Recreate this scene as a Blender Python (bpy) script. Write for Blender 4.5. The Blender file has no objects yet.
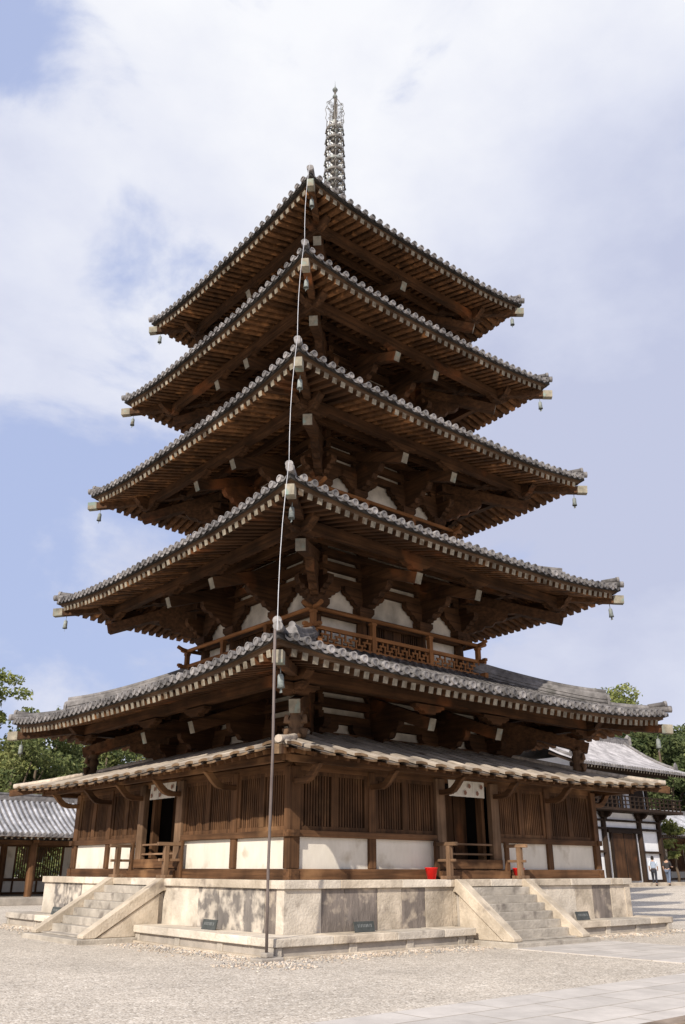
import bpy, math, random
from math import pi, sin, cos, sqrt, radians, atan2
from mathutils import Vector, Matrix
random.seed(7)
sc = bpy.context.scene
COL = sc.collection
CAMP = Vector((-16.5145, -20.2934, 1.4849))

# ---------------------------------------------------------------- mesh builder
class MB:
    def __init__(s): s.v = []; s.f = []; s.m = []; s.sm = []
    def add(s, vs, fs, mi=0, smooth=False):
        n = len(s.v); s.v += [tuple(p) for p in vs]
        for f in fs: s.f.append(tuple(n+i for i in f)); s.m.append(mi); s.sm.append(smooth)
    def box(s, x0, x1, y0, y1, z0, z1, mi=0):
        if x0 > x1: x0, x1 = x1, x0
        if y0 > y1: y0, y1 = y1, y0
        if z0 > z1: z0, z1 = z1, z0
        s.add([(x0,y0,z0),(x1,y0,z0),(x1,y1,z0),(x0,y1,z0),(x0,y0,z1),(x1,y0,z1),(x1,y1,z1),(x0,y1,z1)],
              [(0,3,2,1),(4,5,6,7),(0,1,5,4),(1,2,6,5),(2,3,7,6),(3,0,4,7)], mi)
    def bar(s, a, b, w, h, mi=0, endm=None, up=(0,0,1)):
        """rectangular bar between points a and b; endm = material of its far end face"""
        a = Vector(a); b = Vector(b); d = (b-a).normalized(); u = Vector(up) if abs(d.dot(Vector(up))) < .98 else Vector((0,1,0))
        r = d.cross(u).normalized(); u = r.cross(d)
        vs = []
        for p in (a, b):
            for sx, sz in ((-1,-1),(1,-1),(1,1),(-1,1)): vs.append(p + r*sx*w/2 + u*sz*h/2)
        s.add(vs, [(0,1,2,3)], mi); n = len(s.v)-8
        for f in [(0,4,5,1),(1,5,6,2),(2,6,7,3),(3,7,4,0)]: s.f.append(tuple(n+i for i in f)); s.m.append(mi); s.sm.append(False)
        s.f.append((n+4,n+7,n+6,n+5)); s.m.append(mi if endm is None else endm); s.sm.append(False)
    def prism(s, poly, origin, ux, uy, thick, mi=0, endm=None):
        """poly in (ux,uy) plane, extruded both ways by thick/2 along ux x uy"""
        o = Vector(origin); ux = Vector(ux); uy = Vector(uy); n_ = ux.cross(uy).normalized()
        vs = [o+ux*p[0]+uy*p[1]-n_*thick/2 for p in poly] + [o+ux*p[0]+uy*p[1]+n_*thick/2 for p in poly]
        k = len(poly)
        s.add(vs, [tuple(reversed(range(k))), tuple(range(k, 2*k))] + [(i, (i+1)%k, k+(i+1)%k, k+i) for i in range(k)], mi)
    def tube(s, pts, rad, n=8, mi=0, cap=True, smooth=True):
        pts = [Vector(p) for p in pts]; K = len(pts)
        rs = rad if isinstance(rad, (list, tuple)) else [rad]*K
        vs = []; ref = None
        for i, p in enumerate(pts):
            d = (pts[min(i+1,K-1)] - pts[max(i-1,0)]).normalized()
            if ref is None: ref = Vector((0,0,1)) if abs(d.z) < .9 else Vector((1,0,0))
            r = d.cross(ref).normalized(); u = r.cross(d).normalized(); ref = u
            for j in range(n):
                a = 2*pi*j/n; vs.append(p + (r*cos(a)+u*sin(a))*rs[i])
        fs = [(i*n+j, i*n+(j+1)%n, (i+1)*n+(j+1)%n, (i+1)*n+j) for i in range(K-1) for j in range(n)]
        s.add(vs, fs, mi, smooth)
        if cap:
            n0 = len(s.v)-len(vs)
            s.f.append(tuple(n0+j for j in reversed(range(n)))); s.m.append(mi); s.sm.append(False)
            s.f.append(tuple(n0+(K-1)*n+j for j in range(n))); s.m.append(mi); s.sm.append(False)
    def lathe(s, prof, c=(0,0,0), n=16, mi=0, smooth=True):
        vs = []
        for r, z in prof:
            for j in range(n): a = 2*pi*j/n; vs.append((c[0]+r*cos(a), c[1]+r*sin(a), c[2]+z))
        fs = [(i*n+j, i*n+(j+1)%n, (i+1)*n+(j+1)%n, (i+1)*n+j) for i in range(len(prof)-1) for j in range(n)]
        s.add(vs, fs, mi, smooth)
    def torus(s, c, R, r, n=20, m=6, mi=0, ax=2, sq=1):
        vs = []
        for i in range(n):
            a = 2*pi*i/n
            for j in range(m):
                b = 2*pi*j/m; q = (R+r*cos(b)); p = [q*cos(a), q*sin(a), r*sin(b)*sq]
                if ax == 1: p = [p[0], p[2], p[1]]
                if ax == 0: p = [p[2], p[0], p[1]]
                vs.append((c[0]+p[0], c[1]+p[1], c[2]+p[2]))
        s.add(vs, [(i*m+j, ((i+1)%n)*m+j, ((i+1)%n)*m+(j+1)%m, i*m+(j+1)%m) for i in range(n) for j in range(m)], mi, True)
    def xf(s, M):
        s.v = [tuple(M @ Vector(p)) for p in s.v]; return s
    def mesh(s, name, mats):
        me = bpy.data.meshes.new(name); me.from_pydata(s.v, [], s.f)
        for m in (mats if isinstance(mats, (list, tuple)) else [mats]): me.materials.append(m)
        me.polygons.foreach_set('material_index', s.m); me.polygons.foreach_set('use_smooth', s.sm)
        me.update(); return me

def link(name, me, parent=None, rot=0, loc=(0,0,0)):
    o = bpy.data.objects.new(name, me); COL.objects.link(o); o.location = loc; o.rotation_euler = (0,0,rot)
    if parent: o.parent = parent
    return o
def part(name, mb, mats, parent=None, rot=0, loc=(0,0,0), bevel=0):
    o = link(name, mb.mesh(name, mats), parent, rot, loc)
    if bevel:
        b = o.modifiers.new('bevel', 'BEVEL'); b.width = bevel; b.segments = 2; b.limit_method = 'ANGLE'
    return o
def tag(o, label=None, cat=None, group=None, kind=None):
    if label: o['label'] = label
    if cat: o['category'] = cat
    if group: o['group'] = group
    if kind: o['kind'] = kind
    return o
def empty(name, loc=(0,0,0), rot=0):
    o = bpy.data.objects.new(name, None); COL.objects.link(o); o.location = loc; o.rotation_euler = (0,0,rot); o.empty_display_size = .2
    return o
def copy_tree(o, parent=None):
    c = o.copy(); COL.objects.link(c)
    if parent: c.parent = parent
    for ch in list(o.children): copy_tree(ch, c)
    return c
SIDES = [0, -pi/2, pi, pi/2]      # front (-y), left (-x), back, right

# ---------------------------------------------------------------- materials
def mat(name, c1, c2, scale=(1,1,1), nscale=4, rough=.8, bump=.0, bscale=None, c3=None, f3=.5, dist=.01, objvar=0., spec=.2, big=.35, detail=6, coord='Object', c3scale=.7, isl=0.):
    m = bpy.data.materials.new(name); m.use_nodes = True; N = m.node_tree.nodes; L = m.node_tree.links
    b = N['Principled BSDF']; b.inputs['Roughness'].default_value = rough
    b.inputs['Specular IOR Level'].default_value = spec
    tc = N.new('ShaderNodeTexCoord'); mp = N.new('ShaderNodeMapping'); mp.inputs['Scale'].default_value = scale
    L.new(tc.outputs[coord], mp.inputs['Vector'])
    n1 = N.new('ShaderNodeTexNoise'); n1.inputs['Scale'].default_value = nscale; n1.inputs['Detail'].default_value = detail; n1.inputs['Roughness'].default_value = .65
    L.new(mp.outputs[0], n1.inputs['Vector'])
    r = N.new('ShaderNodeValToRGB'); r.color_ramp.elements[0].position = .32; r.color_ramp.elements[1].position = .68
    r.color_ramp.elements[0].color = (*c1,1); r.color_ramp.elements[1].color = (*c2,1)
    L.new(n1.outputs['Fac'], r.inputs[0]); out = r.outputs[0]
    geo = N.new('ShaderNodeNewGeometry')
    if c3:
        n2 = N.new('ShaderNodeTexNoise'); n2.inputs['Scale'].default_value = c3scale; n2.inputs['Detail'].default_value = 5
        L.new(geo.outputs['Position'], n2.inputs['Vector'])
        r2 = N.new('ShaderNodeValToRGB'); r2.color_ramp.elements[0].position = f3; r2.color_ramp.elements[1].position = f3+.13
        L.new(n2.outputs['Fac'], r2.inputs[0])
        mx = N.new('ShaderNodeMixRGB'); mx.inputs[2].default_value = (*c3,1); L.new(r2.outputs[0], mx.inputs[0]); L.new(out, mx.inputs[1]); out = mx.outputs[0]
    if big:
        n3 = N.new('ShaderNodeTexNoise'); n3.inputs['Scale'].default_value = 1.3; n3.inputs['Detail'].default_value = 3
        L.new(geo.outputs['Position'], n3.inputs['Vector'])
        mr = N.new('ShaderNodeMapRange'); mr.inputs['From Min'].default_value = .3; mr.inputs['From Max'].default_value = .7
        mr.inputs['To Min'].default_value = 1-big; mr.inputs['To Max'].default_value = 1+big
        L.new(n3.outputs['Fac'], mr.inputs['Value']); v = mr.outputs[0]
        if objvar:
            oi = N.new('ShaderNodeObjectInfo'); m2 = N.new('ShaderNodeMapRange'); m2.inputs['To Min'].default_value = 1-objvar; m2.inputs['To Max'].default_value = 1+objvar
            L.new(oi.outputs['Random'], m2.inputs['Value']); mm = N.new('ShaderNodeMath'); mm.operation = 'MULTIPLY'
            L.new(v, mm.inputs[0]); L.new(m2.outputs[0], mm.inputs[1]); v = mm.outputs[0]
        if isl:
            m3 = N.new('ShaderNodeMapRange'); m3.inputs['To Min'].default_value = 1-isl; m3.inputs['To Max'].default_value = 1+isl
            L.new(geo.outputs['Random Per Island'], m3.inputs['Value']); m4 = N.new('ShaderNodeMath'); m4.operation = 'MULTIPLY'
            L.new(v, m4.inputs[0]); L.new(m3.outputs[0], m4.inputs[1]); v = m4.outputs[0]
        vm = N.new('ShaderNodeVectorMath'); vm.operation = 'SCALE'; L.new(out, vm.inputs[0]); L.new(v, vm.inputs['Scale']); out = vm.outputs[0]
    L.new(out, b.inputs['Base Color'])
    if bump:
        bn = N.new('ShaderNodeTexNoise'); bn.inputs['Scale'].default_value = bscale or nscale*3; bn.inputs['Detail'].default_value = 5
        L.new(mp.outputs[0], bn.inputs['Vector'])
        bp = N.new('ShaderNodeBump'); bp.inputs['Strength'].default_value = bump; bp.inputs['Distance'].default_value = dist
        L.new(bn.outputs['Fac'], bp.inputs['Height']); L.new(bp.outputs[0], b.inputs['Normal'])
    return m
AX = {'x': (.35,7,7), 'y': (7,.35,7), 'z': (7,7,.35)}
def woodset(n, c1, c2, c3=None, f3=.55, big=.4): return {a: mat(n+'_'+a, c1, c2, AX[a], 1.6, .82, .5, 5, c3, f3, .012, .25, big=big) for a in 'xyz'}
WD = woodset('old_wood_dark', (.034,.017,.008), (.112,.053,.024), (.235,.085,.030), .60)          # eaves structure
WM = woodset('old_wood_mid', (.050,.024,.011), (.145,.072,.033), (.25,.135,.062), .59)                 # enclosure
WK = woodset('dark_timber', (.014,.009,.006), (.045,.026,.016), None, big=.2)
WB = woodset('wood_balustrade', (.18,.075,.026), (.34,.150,.055), None, big=.25)
WG = woodset('wood_grey', (.10,.056,.031), (.23,.142,.083), (.06,.034,.018), .55)                   # weathered posts
M_END = mat('pale_rafter_end', (.14,.12,.09), (.32,.28,.21), (1,1,1), 9, .85, .2, None, (.13,.095,.062), .50, c3scale=3.6, isl=.3)
M_HEND = mat('pale_green_beam_end', (.17,.155,.12), (.33,.29,.22), (1,1,1), 6, .8, .2, None, (.22,.28,.24), .56, c3scale=4)
M_PLASTER_D = mat('old_plaster', (.52,.46,.38), (.68,.62,.52), (1,1,1), 3, .9, .15, 20, (.42,.35,.27), .62)
M_PLASTER = mat('white_plaster', (.65,.59,.49), (.73,.67,.57), (1.5,1.5,.5), 3.2, .9, .25, 14, (.50,.43,.33), .58, .01, big=.07, c3scale=1.8, isl=.05)
M_PLASTERH = mat('bright_plaster', (.76,.76,.76), (.84,.84,.84), (1,1,1), 2.2, .9, .1, 20, big=.04)
M_TILE = mat('roof_tile', (.105,.096,.092), (.235,.218,.208), (1,1,1), 5, .7, .35, 30, (.08,.075,.068), .58, spec=.3, c3scale=2, isl=.32)
M_DISC = mat('tile_disc', (.13,.12,.116), (.28,.262,.252), (1,1,1), 6, .7, .3, 30, (.08,.074,.07), .55, spec=.3, c3scale=4, isl=.28)
M_TILEB = mat('tile_bed', (.025,.022,.02), (.06,.055,.05), (1,1,1), 5, .8, .2)  # near-black: the shadow under the eave tiles is put into the colour
M_FASC = mat('eave_fascia', (.07,.042,.024), (.16,.10,.06), (.4,7,7), 1.6, .85, .4, 5)
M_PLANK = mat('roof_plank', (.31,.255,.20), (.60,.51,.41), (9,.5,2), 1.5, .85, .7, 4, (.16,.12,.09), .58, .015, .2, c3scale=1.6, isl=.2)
M_PLANKD = mat('roof_plank_lower_shaded', (.13,.108,.092), (.27,.23,.20), (9,.5,2), 1.5, .85, .7, 4, (.07,.055,.045), .55, .015, .2, c3scale=1.6)  # darker copy of the plank colour, shade between raised planks painted in
M_PLANKE = mat('plank_end', (.09,.055,.03), (.23,.15,.085), (1,1,1), 6, .85, .3)
M_STONE = mat('granite_light', (.42,.35,.265), (.62,.53,.415), (1,1,1), 2.6, .85, .8, 20, (.25,.205,.165), .60, .02, big=.2, isl=.14, c3scale=2.1)
M_STONEW = mat('granite_pale', (.50,.435,.35), (.70,.62,.51), (1,1,1), 2.2, .85, .8, 20, (.33,.275,.22), .59, .02, big=.16, isl=.12, c3scale=2.1)
M_STONED = mat('granite_stained', (.13,.11,.095), (.24,.20,.17), (2.5,2.5,.5), 3, .9, .8, 20, (.42,.35,.27), .545, .02, big=.25, c3scale=3.0, isl=.15)
M_STONEM = mat('granite_mottled', (.14,.125,.115), (.26,.23,.20), (2.5,2.5,.5), 3, .9, .8, 20, (.58,.51,.42), .46, .02, big=.2, c3scale=2.9, isl=.1)
M_STONEG = mat('granite_grey', (.30,.265,.225), (.43,.38,.32), (1,1,1), 3, .9, .5, 26, None, .5, .012, big=.18)
M_STEP = mat('granite_step', (.34,.30,.25), (.50,.445,.37), (1,1,1), 3, .9, .8, 20, (.22,.19,.16), .57, .02, big=.2, isl=.12, c3scale=2.5)
M_BLACK = mat('dark_interior', (.006,.005,.004), (.014,.010,.008), big=0)  # near-black colour stands in for the unlit depth behind openings
M_BRONZE = mat('green_bronze', (.10,.115,.11), (.26,.28,.26), (1,1,1), 8, .6, .2, None, (.12,.09,.06), .6, c3scale=5)
M_FINIAL = mat('finial_bronze', (.07,.06,.048), (.17,.15,.125), (1,1,1), 8, .5, .2, None, (.26,.29,.27), .56, c3scale=3, spec=.6)
M_RED = mat('red_bucket_paint', (.62,.012,.010), (.75,.02,.015), nscale=8, rough=.4, big=.08)
M_POLE = mat('grey_metal_pole', (.11,.085,.075), (.19,.155,.14), (1,1,.3), 6, .5, big=.1)
M_SIGN = mat('slate_sign', (.05,.055,.05), (.09,.095,.09), nscale=12, rough=.6, big=.1)
M_TEXT = mat('pale_letters', (.24,.25,.24), (.32,.33,.32), big=0)
M_CLOTH = mat('white_door_curtain', (.66,.61,.52), (.76,.71,.62), nscale=5, rough=.95, big=.08)
M_CREST = mat('brown_curtain_crest', (.22,.12,.09), (.32,.18,.13), nscale=30, rough=.95, big=0)
M_TRUNK = mat('bark', (.07,.05,.035), (.16,.12,.085), (3,3,.5), 3, .95, .8, 6, big=.2)

def leafmat(name, c1, c2, c3):
    m = bpy.data.materials.new(name); m.use_nodes = True; N = m.node_tree.nodes; L = m.node_tree.links; b = N['Principled BSDF']
    geo = N.new('ShaderNodeNewGeometry'); r = N.new('ShaderNodeValToRGB'); e = r.color_ramp.elements
    e[0].color = (*c1,1); e[1].color = (*c3,1); e.new(.5).color = (*c2,1)
    n = N.new('ShaderNodeTexNoise'); n.inputs['Scale'].default_value = .55; L.new(geo.outputs['Position'], n.inputs['Vector'])
    ad = N.new('ShaderNodeMath'); ad.operation = 'MULTIPLY_ADD'; ad.inputs[1].default_value = .45; L.new(geo.outputs['Random Per Island'], ad.inputs[0])
    s2 = N.new('ShaderNodeMath'); s2.operation = 'MULTIPLY_ADD'; s2.inputs[1].default_value = 1.6; s2.inputs[2].default_value = -.52; L.new(n.outputs['Fac'], s2.inputs[0]); L.new(s2.outputs[0], ad.inputs[2])
    L.new(ad.outputs[0], r.inputs[0]); L.new(r.outputs[0], b.inputs['Base Color']); b.inputs['Roughness'].default_value = .7; b.inputs['Specular IOR Level'].default_value = .2
    tr = N.new('ShaderNodeBsdfTranslucent'); L.new(r.outputs[0], tr.inputs['Color']); mx = N.new('ShaderNodeMixShader'); mx.inputs[0].default_value = .3
    L.new(b.outputs[0], mx.inputs[1]); L.new(tr.outputs[0], mx.inputs[2]); L.new(mx.outputs[0], N['Material Output'].inputs[0])
    return m
M_LEAFP = leafmat('pine_needles', (.07,.10,.03), (.22,.245,.075), (.40,.39,.15))
M_LEAFD = leafmat('dark_leaves', (.028,.045,.018), (.085,.11,.04), (.19,.21,.085))
M_LEAFB = leafmat('broad_leaves', (.045,.07,.026), (.15,.175,.06), (.31,.31,.12))

# ================================================================ GROUND
def ground_mat():
    m = bpy.data.materials.new('raked_gravel'); m.use_nodes = True; N = m.node_tree.nodes; L = m.node_tree.links; b = N['Principled BSDF']; b.inputs['Roughness'].default_value = .95; b.inputs['Specular IOR Level'].default_value = .15
    tc = N.new('ShaderNodeTexCoord')
    v = N.new('ShaderNodeTexVoronoi'); v.inputs['Scale'].default_value = 40; L.new(tc.outputs['Object'], v.inputs['Vector'])
    r = N.new('ShaderNodeValToRGB'); e = r.color_ramp.elements; e[0].color = (.28,.24,.195,1); e[1].color = (.82,.75,.65,1); e.new(.22).color = (.50,.435,.355,1); e.new(.8).color = (.61,.54,.45,1)
    sp = N.new('ShaderNodeSeparateColor'); L.new(v.outputs['Color'], sp.inputs[0]); L.new(sp.outputs[0], r.inputs[0])
    n = N.new('ShaderNodeTexNoise'); n.inputs['Scale'].default_value = .5; n.inputs['Detail'].default_value = 7; n.inputs['Roughness'].default_value = .6; L.new(tc.outputs['Object'], n.inputs['Vector'])
    mr = N.new('ShaderNodeMapRange'); mr.inputs[1].default_value = .36; mr.inputs[2].default_value = .64; mr.inputs[3].default_value = .80; mr.inputs[4].default_value = 1.12; na = N.new('ShaderNodeTexNoise'); na.inputs['Scale'].default_value = 4.5; na.inputs['Detail'].default_value = 6; L.new(tc.outputs['Object'], na.inputs['Vector'])
    av = N.new('ShaderNodeMath'); av.operation = 'MULTIPLY_ADD'; av.inputs[1].default_value = .45; L.new(na.outputs['Fac'], av.inputs[0]); a2 = N.new('ShaderNodeMath'); a2.operation = 'MULTIPLY'; a2.inputs[1].default_value = .55; L.new(n.outputs['Fac'], a2.inputs[0]); L.new(a2.outputs[0], av.inputs[2]); L.new(av.outputs[0], mr.inputs[0])
    sc_ = N.new('ShaderNodeVectorMath'); sc_.operation = 'SCALE'; L.new(r.outputs[0], sc_.inputs[0]); L.new(mr.outputs[0], sc_.inputs['Scale']); L.new(sc_.outputs[0], b.inputs['Base Color'])
    n2 = N.new('ShaderNodeTexNoise'); n2.inputs['Scale'].default_value = 9; n2.inputs['Detail'].default_value = 8; L.new(tc.outputs['Object'], n2.inputs['Vector'])
    ad = N.new('ShaderNodeMath'); ad.operation = 'SUBTRACT'; L.new(n2.outputs['Fac'], ad.inputs[0]); L.new(v.outputs['Distance'], ad.inputs[1])
    bp = N.new('ShaderNodeBump'); bp.inputs['Strength'].default_value = .5; bp.inputs['Distance'].default_value = .012; L.new(ad.outputs[0], bp.inputs['Height']); L.new(bp.outputs[0], b.inputs['Normal'])
    return m
g = MB(); xs_ = [-900,-40,21]+[21+i*1.2 for i in range(1,13)]+[60,900]
def gz(x): t = min(1,max(0,(x-21)/14.4)); return .60*t*t*(3-2*t)
g.add([(x,y,gz(x)) for x in xs_ for y in (-900,900)], [(2*i,2*i+2,2*i+3,2*i+1) for i in range(len(xs_)-1)], 0, True)
tag(part('ground', g, ground_mat()), kind='structure')

def paving_mat(name, sx, sy, off=.5, tint=(1,1,1)):
    m = bpy.data.materials.new(name); m.use_nodes = True; N = m.node_tree.nodes; L = m.node_tree.links; b = N['Principled BSDF']; b.inputs['Roughness'].default_value = .95; b.inputs['Specular IOR Level'].default_value = .12
    tc = N.new('ShaderNodeTexCoord'); br = N.new('ShaderNodeTexBrick'); br.offset = off; br.inputs['Scale'].default_value = 1; br.inputs['Brick Width'].default_value = sx; br.inputs['Row Height'].default_value = sy
    br.inputs['Mortar Size'].default_value = .012; br.inputs['Mortar Smooth'].default_value = .3; br.inputs['Bias'].default_value = 0
    br.inputs['Color1'].default_value = (.60,.55,.495,1); br.inputs['Color2'].default_value = (.50,.46,.415,1); br.inputs['Mortar'].default_value = (.33,.28,.22,1)
    L.new(tc.outputs['Object'], br.inputs['Vector'])
    n = N.new('ShaderNodeTexNoise'); n.inputs['Scale'].default_value = 1.7; n.inputs['Detail'].default_value = 9; n.inputs['Roughness'].default_value = .7; L.new(tc.outputs['Object'], n.inputs['Vector'])
    mr = N.new('ShaderNodeMapRange'); mr.inputs[1].default_value = .3; mr.inputs[2].default_value = .7; mr.inputs[3].default_value = .82; mr.inputs[4].default_value = 1.15; L.new(n.outputs['Fac'], mr.inputs[0])
    s = N.new('ShaderNodeVectorMath'); s.operation = 'SCALE'; L.new(br.outputs['Color'], s.inputs[0]); L.new(mr.outputs[0], s.inputs['Scale']); L.new(s.outputs[0], b.inputs['Base Color'])
    n2 = N.new('ShaderNodeTexNoise'); n2.inputs['Scale'].default_value = 25; n2.inputs['Detail'].default_value = 6; L.new(tc.outputs['Object'], n2.inputs['Vector'])
    bp = N.new('ShaderNodeBump'); bp.inputs['Strength'].default_value = .35; bp.inputs['Distance'].default_value = .01; L.new(n2.outputs['Fac'], bp.inputs['Height']); L.new(bp.outputs[0], b.inputs['Normal'])
    return m
M_PAVE = paving_mat('stone_paving', 1.15, .62)
g = MB(); g.box(-1.35, 2.0, -12.4, -7.62, -.05, .014)
tag(part('path', g, paving_mat('stone_path', .85, .60)), kind='structure')
g = MB(); g.box(-40, 40, -14.62, -12.42, -.05, .045)
tag(part('stone_walkway', g, M_PAVE, bevel=.01), kind='structure')
g = MB(); g.box(-40, 40, -14.86, -14.63, -.05, .06)
tag(part('walkway_kerb', g, mat('kerb_stone', (.20,.15,.11), (.34,.27,.21), nscale=5, bump=.4), bevel=.015), kind='structure')

# fallen pebbles in the drip band round the base
g = MB()
ico = [(0,0,1),(.89,0,.45),(.28,.85,.45),(-.72,.53,.45),(-.72,-.53,.45),(.28,-.85,.45),(.72,.53,-.3),(-.28,.85,-.3),(-.89,0,-.3),(-.28,-.85,-.3),(.72,-.53,-.3)]
icf = [(0,1,2),(0,2,3),(0,3,4),(0,4,5),(0,5,1),(1,6,2),(2,6,7),(2,7,3),(3,7,8),(3,8,4),(4,8,9),(4,9,5),(5,9,10),(5,10,1),(1,10,6)]
for i in range(6500):
    t = random.uniform(-8.0, 8.0); o_ = 6.62 + abs(random.gauss(0,.36)); side = random.choice((0,0,1,1,1,0,2))
    if side == 0: x, y = t, -o_
    elif side == 1: x, y = -o_, t
    else: x, y = o_, t
    if side == 0 and -1.5 < x < 1.7: continue
    if side == 1 and -1.6 < y < 2.0: continue
    s = random.uniform(.010,.030)*(1 if random.random() < .93 else 1.5); a = random.uniform(0,6); fl = random.uniform(.5,.9); s2 = s*random.uniform(.7,1.3)
    g.add([(x+(p[0]*cos(a)-p[1]*sin(a))*s, y+(p[0]*sin(a)+p[1]*cos(a))*s2, .3*s+p[2]*s*fl) for p in ico], icf, random.choice((0,0,1,2)))
tag(part('pebbles', g, [mat('pebble_beige', (.42,.34,.26), (.6,.5,.4), nscale=9), mat('pebble_pale', (.50,.44,.36), (.62,.56,.47), nscale=9), mat('pebble_grey', (.22,.2,.18), (.4,.37,.34), nscale=9)]), 'scattered pebbles lying in the drip band round the stone platform', 'pebbles', kind='stuff')

# ================================================================ STONE PLATFORM
plat = empty('stone_platform'); tag(plat, 'two-tiered weathered granite platform with stairways, carrying the pagoda', 'platform')
MST = [M_STONE, M_STONEW, M_STONED, M_STONEM, M_STONEG, M_STEP]
UP, LO = 5.934, 6.615; ZU = 1.29; ZC = 1.135; ZL = .345
core = MB(); core.box(-UP+.3, UP-.3, -UP+.3, UP-.3, 0, ZU-.02, 4); core.box(-LO+.3, LO-.3, -LO+.3, LO-.3, 0, ZL-.012, 4)
part('rubble_core', core, MST, plat)
def slabs(rot, ups, stair):
    # upper wall slabs: list of (x1, mat)
    m = MB(); x = -UP+.05
    for x1, mi in ups:
        jit = random.uniform(-.006,.006); m.box(x+.004, x1-.004, -UP+.07+jit, -UP+.32, ZL-.01, ZC-.004, mi); x = x1
    part('upper_wall_slabs', m, MST, plat, rot, bevel=.008)
    m = MB(); x = -UP
    while x < UP-.01:
        x1 = min(UP, x+random.uniform(1.1,2.1));
        if UP-x1 < .5: x1 = UP
        j = random.uniform(-.004,.004)
        m.box(x+.003, x1-(.003 if x1 < UP else .46), -UP+j, -UP+.45, ZC, ZU+j, random.choice((0,1,0))); x = x1
    part('upper_capstones', m, MST, plat, rot, bevel=.014)
    for seg in ((-LO, stair[0]), (stair[1], LO)):
        m = MB(); x = seg[0]
        while x < seg[1]-.01:
            x1 = min(seg[1], x+random.uniform(1.2,2.2))
            if seg[1]-x1 < .5: x1 = seg[1]
            j = random.uniform(-.004,.004)
            m.box(x+.003, x1-(.003 if x1 < LO else .75), -LO+j, -LO+.74, ZL-.145, ZL+j, random.choice((1,0,1,5))); x = x1
        part('lower_capstones', m, MST, plat, rot, bevel=.014)
    for seg in ((-LO, stair[0]), (stair[1], LO)):
        m = MB(); m.box(seg[0]+.06, seg[1]-(.06 if seg[1] < LO else .3), -LO+.08, -LO+.3, .0, ZL-.15, 4)
        x = seg[0]+.02
        while x < seg[1]-.3:
            m.box(x, x+.2, -LO+.055, -LO+.25, 0, ZL-.148, 5); x += random.uniform(1.3,2.0)
        m.box(seg[1]-.24, seg[1]-.04, -LO+.055, -LO+.2, 0, ZL-.148, 5)
        m.box(seg[0]-.02, seg[1]-.0, -LO-.04, -LO+.2, -.05, .045, 0)
        part('lower_wall', m, MST, plat, rot, bevel=.01)
slabs(0, [(-4.95,1),(-4.35,2),(-3.45,2),(-2.75,0),(-2.05,2),(-1.2,0),(1.45,0),(2.3,1),(3.4,1),(4.15,0),(4.95,2),(UP-.3,0)], (-1.28,1.62))
# left side: local x = -world y
slabs(-pi/2, [(-5.1,1),(-4.3,3),(-3.3,3),(-1.9,1),(1.1,1),(1.6,1),(2.7,1),(3.5,3),(4.6,3),(5.2,3),(UP-.3,2)], (-1.9,1.25))
slabs(pi, [(-3.6,0),(-1.2,2),(1.2,0),(3.2,1),(UP-.3,2)], (-1.35,1.45))
slabs(pi/2, [(-3.6,0),(-1.2,2),(1.2,0),(3.2,1),(UP-.3,2)], (-1.35,1.45))
# corner blocks are part of the slab runs; paving on top
m = MB(); m.box(-UP+.46, UP-.46, -UP+.46, UP-.46, ZU-.05, ZU-.004, 1); part('top_paving', m, MST, plat)
def staircase(rot, x0, x1, run=.208):
    st = MB(); n = 7; y0 = -UP
    root = None
    base = MB(); base.box(x0-.12, x1+.12, y0-n*run-.32, y0-.02, -.03, .10, 5)
    root = part('staircase', base, MST, plat, rot, bevel=.015)
    for i in range(n):
        z1 = ZU - (i+1)*(ZU-.1)/(n) ; z1 = ZU-.004 - (i+1)*.165
        s = MB(); xx = x0+.3
        s.box(x0+.28, x1-.28, y0-(i+1)*run, y0-.0 if i == 0 else y0-i*run+.04, max(.1, z1-.17), z1, 5)
        if i == 0: pass
        o = part('step', s, MST, root, 0, bevel=.012)
    f = MB(); f.prism([(0,.10),(0,1.0),(n*run-.1,.10)], ((x0+x1)/2, y0+.06, 0), (0,-1,0), (0,0,1), x1-x0-.2, 4); part('stair_fill', f, MST, root)
    for a in (x0, x1-.28):
        c = MB(); L_ = n*run+.02
        c.prism([(-.12,ZU+.005),(.06,ZU+.005),(L_+.12,.17),(L_+.12,.105),(L_-.18,.105),(-.0,1.03),(-.12,1.03)], (a+.14, y0, 0), (0,-1,0), (0,0,1), .28, 0)
        part('cheek_capstone', c, MST, root, bevel=.015)
        c = MB(); c.prism([(.07,.105),(.07,.98),(L_-.22,.105)], (a+.14, y0, 0), (0,-1,0), (0,0,1), .22, 0); part('cheek_wall', c, MST, root, bevel=.01)
staircase(0, -1.16, 1.50); staircase(-pi/2, -1.62, 1.26, .245); staircase(pi, -1.3, 1.4); staircase(pi/2, -1.3, 1.4)

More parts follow.
